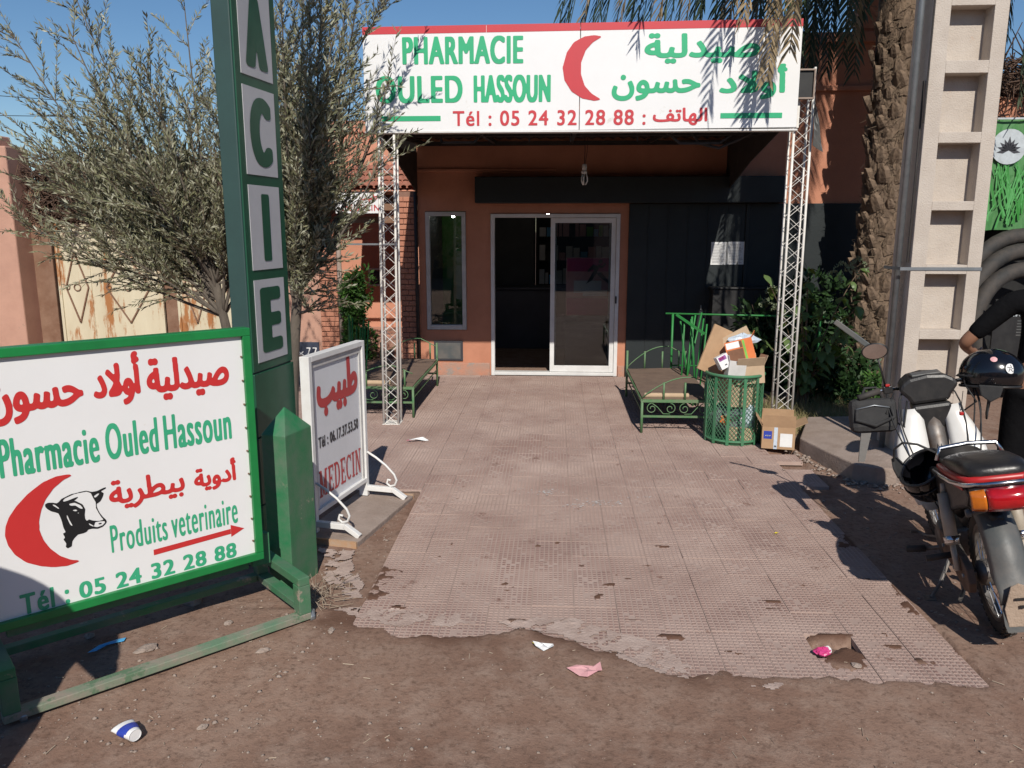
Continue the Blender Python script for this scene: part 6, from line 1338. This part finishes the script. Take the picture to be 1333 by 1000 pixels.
# handlebar cowl and controls
q=MB(); CW=[(-.185,.985),(-.165,1.02),(-.11,1.050),(0,1.062),(.11,1.050),(.165,1.02),(.185,.985),(.135,.935),(.115,.90),(-.115,.90),(-.135,.935)]
q.prism(CW,lambda y,z:(.905+.06*(z-.9),y*.84,z),lambda y,z:(1.14,y*.70,z-.01)); q.build('handlebar_cowl',M['plastic'],mo,bevel=.022)
q=MB(); CV=[(-.105,.897),(.105,.897),(.098,.84),(.075,.78),(.055,.745),(-.055,.745),(-.075,.78),(-.098,.84)]
q.prism(CV,lambda y,z:(.885,y,z),lambda y,z:(1.06,y*.85,z)); q.build('column_cover',M['plastic'],mo,bevel=.02)
q=MB(); q.bx(.935,1.02,-.075,.075,1.052,1.064); q.build('speedometer',M['mudgrey'],mo,bevel=.004)
q=MB(); q.lathe([(.04,0),(.055,-.02),(.06,-.03)],16,T=Matrix.Translation((1.19,0,.97))@Matrix.Rotation(PI/2,4,'Y')); q.build('headlight',M['chrome'],mo,smooth=True)
for s in (1,-1): MB().tube([(.98,s*.14,.99),(.95,s*.24,1.0),(.90,s*.355,.985)],.011,8).build('handlebar',M['chrome'],mo,smooth=True)
for s in (1,-1): MB().tube([(.945,s*.25,1.0),(.90,s*.37,.985)],.018,10).build('grip',M['rubber'],mo,smooth=True)
for s in (1,-1):
    q=MB(); q.box((.955,s*.205,1.0),(.045,.05,.045)); q.build('switch_block',M['plastic'],mo,bevel=.006)
    q=MB(); q.tube([(.985,s*.20,1.0),(.985,s*.30,.985),(.955,s*.37,.965)],.006,6); q.build('brake_lever',M['galv'],mo,smooth=True)
MB().box((.935,.205,1.028),(.022,.022,.012)).build('red_switch',M['seatred'],mo,bevel=.002)
q=MB(); q.tube([(.955,.215,1.02),(.945,.225,1.12),(.945,.235,1.20)],.006,6); q.build('mirror_stalk',M['plastic'],mo,smooth=True)
Tm=Matrix.Translation((.935,.245,1.235))@Matrix.Rotation(R(-98),4,'Y')@Matrix.Rotation(R(-10),4,'X')
q=MB(); q.lathe([(.001,-.016),(.04,-.014),(.060,0),(.062,.006),(.058,.009)],24,T=Tm); q.v=[(v[0],(v[1]-.245)*1.15+.245,(v[2]-1.235)*.80+1.235) for v in q.v]; mh=q.build('mirror',M['plastic'],mo,smooth=True)
q=MB(); q.lathe([(.001,.010),(.055,.010),(.055,.0115),(.001,.0115)],24,T=Tm); q.v=[(v[0],(v[1]-.245)*1.15+.245,(v[2]-1.235)*.80+1.235) for v in q.v]; q.build('mirror_glass',M['mirror'],mh)
q=MB(); q.beam((.94,.27,1.265),(.93,.43,1.44),.030,.008,up=(1,0,0)); q.build('loose_mirror_arm',M['mudgrey'],mo,bevel=.004)
q=MB(); q.tube([(.90,.12,.93),(.86,.16,.80),(.84,.12,.62),(.80,.08,.52)],.006,6); q.tube([(.92,.18,.98),(.88,.24,.88),(.93,.16,.78)],.005,6); q.tube([(.92,-.18,.98),(.88,-.22,.88),(.93,-.12,.80)],.005,6); q.tube([(.84,.14,.70),(.82,.20,.62),(.84,.16,.55),(.80,.12,.62)],.007,6); q.build('cable_loop',M['cable'],mo,smooth=True)
rr=random.Random(12)
for k in range(7):      # control cables and hoses round the column and the frame
    s_=rr.choice((-1,1)); a=Vector((.94,s_*rr.uniform(.10,.22),.98)); e=Vector((rr.uniform(.35,.75),s_*rr.uniform(.05,.10),rr.uniform(.30,.50)))
    MB().tube(bez(a,a+Vector((-.05,s_*rr.uniform(.02,.10),-.12)),e+Vector((.15,s_*.06,.2)),e,10),.0042,5).build('control_cable',M['cable'],mo,smooth=True)
for (x,y,z) in ((.05,.15,.30),(.30,.14,.31),(.47,.115,.33),(.55,.115,.24),(-.03,.13,.29),(.12,.145,.64)):
    MB().lathe([(.004,-.006),(.011,-.004),(.011,.004),(.004,.006)],6,T=Matrix.Translation((x,y,z))@Matrix.Rotation(PI/2,4,'X')).build('bolt',M['galv'],mo)
q=MB(); q.box((.82,.05,.60),(.02,.03,.08)); q.build('fuel_tap',M['chrome'],mo,bevel=.003)

for o in mo.children:      # the seat and tail ride higher at the back
    n_=o.name.split('.')[0]
    if n_ in ('seat','seat_trim','grab_rail','seat_strap','side_cover','side_stripe','light_housing','tail_light','indicator','stub_bracket'): o.rotation_euler=(0,.13,0); o.location=(-.085,0,.085)
    if n_ in ('rear_mudguard','mud_flap','dried_mud','plate_slot'): o.location=(-.01,0,.055); 
    if n_ in ('shock_absorber','spring_cap'): o.scale=(1,1,1.14); o.location=(0,0,-.04)
# things hanging on the bike
def W(p):  # bike-local point -> world
    return mo.matrix_basis@Vector(p)
def helmet(name,label,c,r,rot,stickers):
    t=thing(name,label,'helmet',c); t.rotation_euler=rot; q=MB(); n=26; rows=[]
    for j in range(13):
        ph=PI*j/18; rows.append([(r*1.10*math.sin(ph)*math.cos(a)*(1 if math.cos(a)>0 else 1.05),r*.92*math.sin(ph)*math.sin(a),r*.98*math.cos(ph)) for a in [2*PI*k/n for k in range(n+1)]])
    q.sheet(rows); q.build('shell',M['helmet'],t,smooth=True,solid=.006)
    q=MB(); q.tube([(r*1.07*math.cos(a),r*.90*math.sin(a),-r*.49) for a in [2*PI*k/30 for k in range(30)]],.008,6,closed=True); q.build('edge_trim',M['plastic'],t,smooth=True)
    for s in (1,-1):
        q=MB(); q.prism([(-.07,-.06),(.05,-.055),(.035,-.115),(-.01,-.15),(-.055,-.12)],lambda x,z:(x,s*(r*.86),z),lambda x,z:(x,s*(r*.86+.014),z)); q.build('ear_flap',M['bagfabric'],t,bevel=.008)
        q=MB(); q.tube([(.0,s*r*.86,-.14),(.01,s*.06,-.22),(.01,0,-.25)],.006,5); q.build('chin_strap',M['bagfabric'],t)
    rows=[]
    for j in range(4):
        rows.append([(r*(1.06+.16*j/3)*math.cos(a),r*.93*math.sin(a),r*(.02-.05*j)) for a in [R(-62+124*k/10) for k in range(11)]])
    q=MB(); q.sheet(rows); q.build('peak',M['plastic'],t,smooth=True,solid=.004)
    for (az,el,s,m,nm) in stickers:
        d=Vector((1.10*math.cos(el)*math.cos(az),.92*math.cos(el)*math.sin(az),.98*math.sin(el))); T=Matrix.Translation(d*r*1.008+d.normalized()*.010)@d.to_track_quat('Z','Y').to_matrix().to_4x4(); q=MB(); q.lathe([(.001,0),(s*.6,-.0008),(s,-.0035)],18,T=T,cap=False); o=q.build('sticker',M[m],t,smooth=True)
        if nm:
            q=MB()
            for k in range(5):
                a=2*PI*k/5; q.box(T@Vector((s*.42*math.cos(a),s*.42*math.sin(a),.0005)),(s*.7,.003,.0015),T=(T.to_3x3()@Matrix.Rotation(a+.5,3,'Z')))
            q.build('sticker_print',M['darkprint'],o)
    return t
hc=Vector((2.415,4.50,1.06))
helmet('helmet','glossy black open-face helmet with round white sticker on the right handlebar',tuple(hc),.137,(R(6),R(4),R(150)),[(R(128),R(14),.028,'paper',True),(R(98),R(36),.017,'pinkp',False)])
helmet('helmet','black helmet hanging low on the left side of the bike below the seat',(1.925,4.06,.60),.125,(R(28),R(150),R(60)),[])
bg_=thing('handlebar_bag','small black zipped bag hanging from the left handlebar','bag',tuple(W((.93,.305,.875)))); bg_.rotation_euler=(R(-6),R(12),R(80))
q=MB(); q.bx(-.055,.055,-.125,.125,-.105,.09); o=q.build('body',M['bagfabric'],bg_,bevel=.035)
q=MB(); q.tube([(-.058,-.10,.03),(-.061,.0,.05),(-.058,.10,.03)],.0045,5); q.tube([(0,-.126,.02),(0,-.13,-.05)],.006,5); q.build('zip',M['galv'],bg_,smooth=True)
q=MB(); q.tube([(-.057,-.09,.04),(-.068,-.10,-.02),(-.068,.0,-.065),(-.062,.10,-.03),(-.057,.09,.03)],.011,6); q.tube([(0,-.06,.085),(.01,-.03,.15),(.01,.03,.15),(0,.06,.085)],.008,6); q.build('handle',M['bagfabric'],bg_,smooth=True)
q=MB(); q.sheet([[(-.02,.04+.028*(k-1)*(1-.1*j)+.01*j,-.09-.045*j) for k in range(3)] for j in range(5)]); q.build('hanging_strap',M['mudgrey'],bg_,solid=.014)
kc=thing('key_fob','red cloth key fob dangling from the right side of the handlebar','key fob',tuple(W((.88,-.15,.90))))
q=MB(); q.tube([(0,0,.05),(0,0,-.06)],.002,4); q.build('cord',M['cable'],kc)
q=MB(); q.box((0,0,-.075),(.02,.035,.018)); q.build('fob',M['seatred'],kc,bevel=.004)

# ================================================================ PEOPLE
def skin_mesh(name,verts,edges,m,parent,sub=2,root=0):
    me=bpy.data.meshes.new(name); me.from_pydata([v[:3] for v in verts],edges,[]); me.materials.append(m); o=bpy.data.objects.new(name,me); COL.objects.link(o); o.parent=parent
    o.modifiers.new('skin','SKIN'); d=me.skin_vertices[0].data
    for i,v in enumerate(verts):
        rx=v[3]; ry=v[4] if len(v)>4 else v[3]; d[i].radius=(rx,ry); d[i].use_root=(i==root)
    s=o.modifiers.new('sub','SUBSURF'); s.levels=sub; s.render_levels=sub
    o.modifiers['skin'].use_smooth_shade=True; return o
def person(label,loc,rz,LA,RA,shirt,legs):
    """x right-left, faces -y; LA/RA: shoulder-elbow-wrist points"""
    t=thing('person',label,'person',loc,rz)
    V=[(0,0,.97,.13,.10),(0,0,1.12,.125,.095),(0,.01,1.30,.15,.10),(0,.01,1.44,.12,.075),(0,0,1.52,.052,.055),(0,-.01,1.60,.062,.07),(0,-.012,1.68,.080,.098),(0,-.005,1.755,.055,.07),
       (.10,0,.90,.085),(.11,-.01,.50,.058),(.12,.01,.10,.038),(.13,-.10,.035,.036,.03),(.13,-.17,.03,.03,.022),(-.10,0,.90,.085),(-.11,-.01,.50,.058),(-.12,.01,.10,.038),(-.13,-.10,.035,.036,.03),(-.13,-.17,.03,.03,.022)]
    E=[(0,1),(1,2),(2,3),(3,4),(4,5),(5,6),(6,7),(0,8),(8,9),(9,10),(10,11),(11,12),(0,13),(13,14),(14,15),(15,16),(16,17)]
    for A_,s in ((LA,1),(RA,-1)):
        b=len(V); sh,el,wr=[Vector(p) for p in A_]; V+= [(*sh,.055),(*el,.040),(*wr,.027)]; d=(wr-el).normalized(); pl=wr+d*.05; V.append((*pl,.034,.018)); E+= [(3,b),(b,b+1),(b+1,b+2),(b+2,b+3)]
        sx=d.cross(Vector((0,1,0.2))).normalized()
        for k,(o_,L) in enumerate(((-.027,.070),(-.009,.082),(.009,.078),(.027,.062))):
            i=len(V); V+= [(*(pl+d*.035+sx*o_),.0095),(*(pl+d*(.035+L*.55)+sx*o_*1.15+Vector((0,-.008,0))),.0085),(*(pl+d*(.03+L)+sx*o_*1.1+Vector((0,-.022,0))),.007)]; E+= [(b+3,i),(i,i+1),(i+1,i+2)]
        i=len(V); V+= [(*(pl-d*.01-sx*.042),.011),(*(pl+d*.03-sx*.062+Vector((0,-.012,0))),.009)]; E+= [(b+3,i),(i,i+1)]
    skin_mesh('body',V,E,M['skin'],t)
    SV=[(0,0,.93,.155,.12),(0,0,1.12,.15,.115),(0,.01,1.31,.175,.12),(0,.01,1.44,.135,.09)]; SE=[(0,1),(1,2),(2,3)]
    for A_ in (LA,RA):
        b=len(SV); sh,el,wr=[Vector(p) for p in A_]; SV+= [(*sh,.075),(*(sh.lerp(el,.85)),.052)]; SE+= [(3,b),(b,b+1)]
    skin_mesh('shirt',SV,SE,M[shirt],t)
    TV=[(0,0,.96,.15,.115),(.10,0,.86,.10),(.11,-.01,.50,.078),(.12,.01,.09,.062),(-.10,0,.86,.10),(-.11,-.01,.50,.078),(-.12,.01,.09,.062)]
    skin_mesh('trousers',TV,[(0,1),(1,2),(2,3),(0,4),(4,5),(5,6)],M[legs],t)
    q=MB(); rows=[[(.088*math.sin(p)*math.cos(a),.012+.112*math.sin(p)*math.sin(a),1.70+.105*math.cos(p)) for a in [2*PI*k/20 for k in range(21)]] for p in [R(95*j/8) for j in range(9)]]
    q.sheet(rows); q.build('hair',M['hair'],t,smooth=True)
    q=MB(); q.add([(-.012,-.10,1.665),(.012,-.10,1.665),(0,-.128,1.655),(0,-.100,1.70)],[(0,1,2),(0,2,3),(1,3,2)]); q.build('nose',M['skin'],t)
    for s in (1,-1):
        q=MB(); q.lathe([(.001,-.004),(.018,0),(.022,.004),(.001,.006)],10,T=Matrix.Translation((s*.080,.01,1.672))@Matrix.Rotation(PI/2,4,'Y')); q.build('ear',M['skin'],t,smooth=True)
        q=MB(); q.lathe([(.001,-.004),(.010,0),(.001,.004)],8,T=Matrix.Translation((s*.030,-.098,1.695))@Matrix.Rotation(PI/2,4,'X')); q.build('eye',M['black'],t,smooth=True)
    MB().box((0,-.097,1.625),(.04,.008,.006)).build('mouth',M['hair'],t,bevel=.002)
    return t
# standing behind the bike, mostly outside the right edge; one bent elbow shows
person('man in black clothes standing behind the motorbike at the right edge with one elbow showing',(2.86,4.78,.012),R(168),((.20,.0,1.42),(.42,-.05,1.16),(.28,-.30,1.06)),((-.20,.0,1.42),(-.30,.02,1.14),(-.26,-.18,.98)),'cloth','cloth')
# bystander whose shadow falls on the large sign and the dirt at lower left
by=person('bystander outside the picture whose shadow falls on the large sign',(-2.10,1.60,.012),R(175),((.20,0,1.42),(.40,.05,1.15),(.16,-.16,1.10)),((-.20,0,1.42),(-.42,.05,1.17),(-.16,-.16,1.12)),'cloth2','cloth2')

q=MB(); q.lathe([(.36,.06),(.34,.4),(.29,.8),(.22,1.1),(.21,1.35),(.14,1.46)],24); q.v=[(v[0],v[1]*.6,v[2]) for v in q.v]; q.build('robe',M['cloth2'],by,smooth=True)
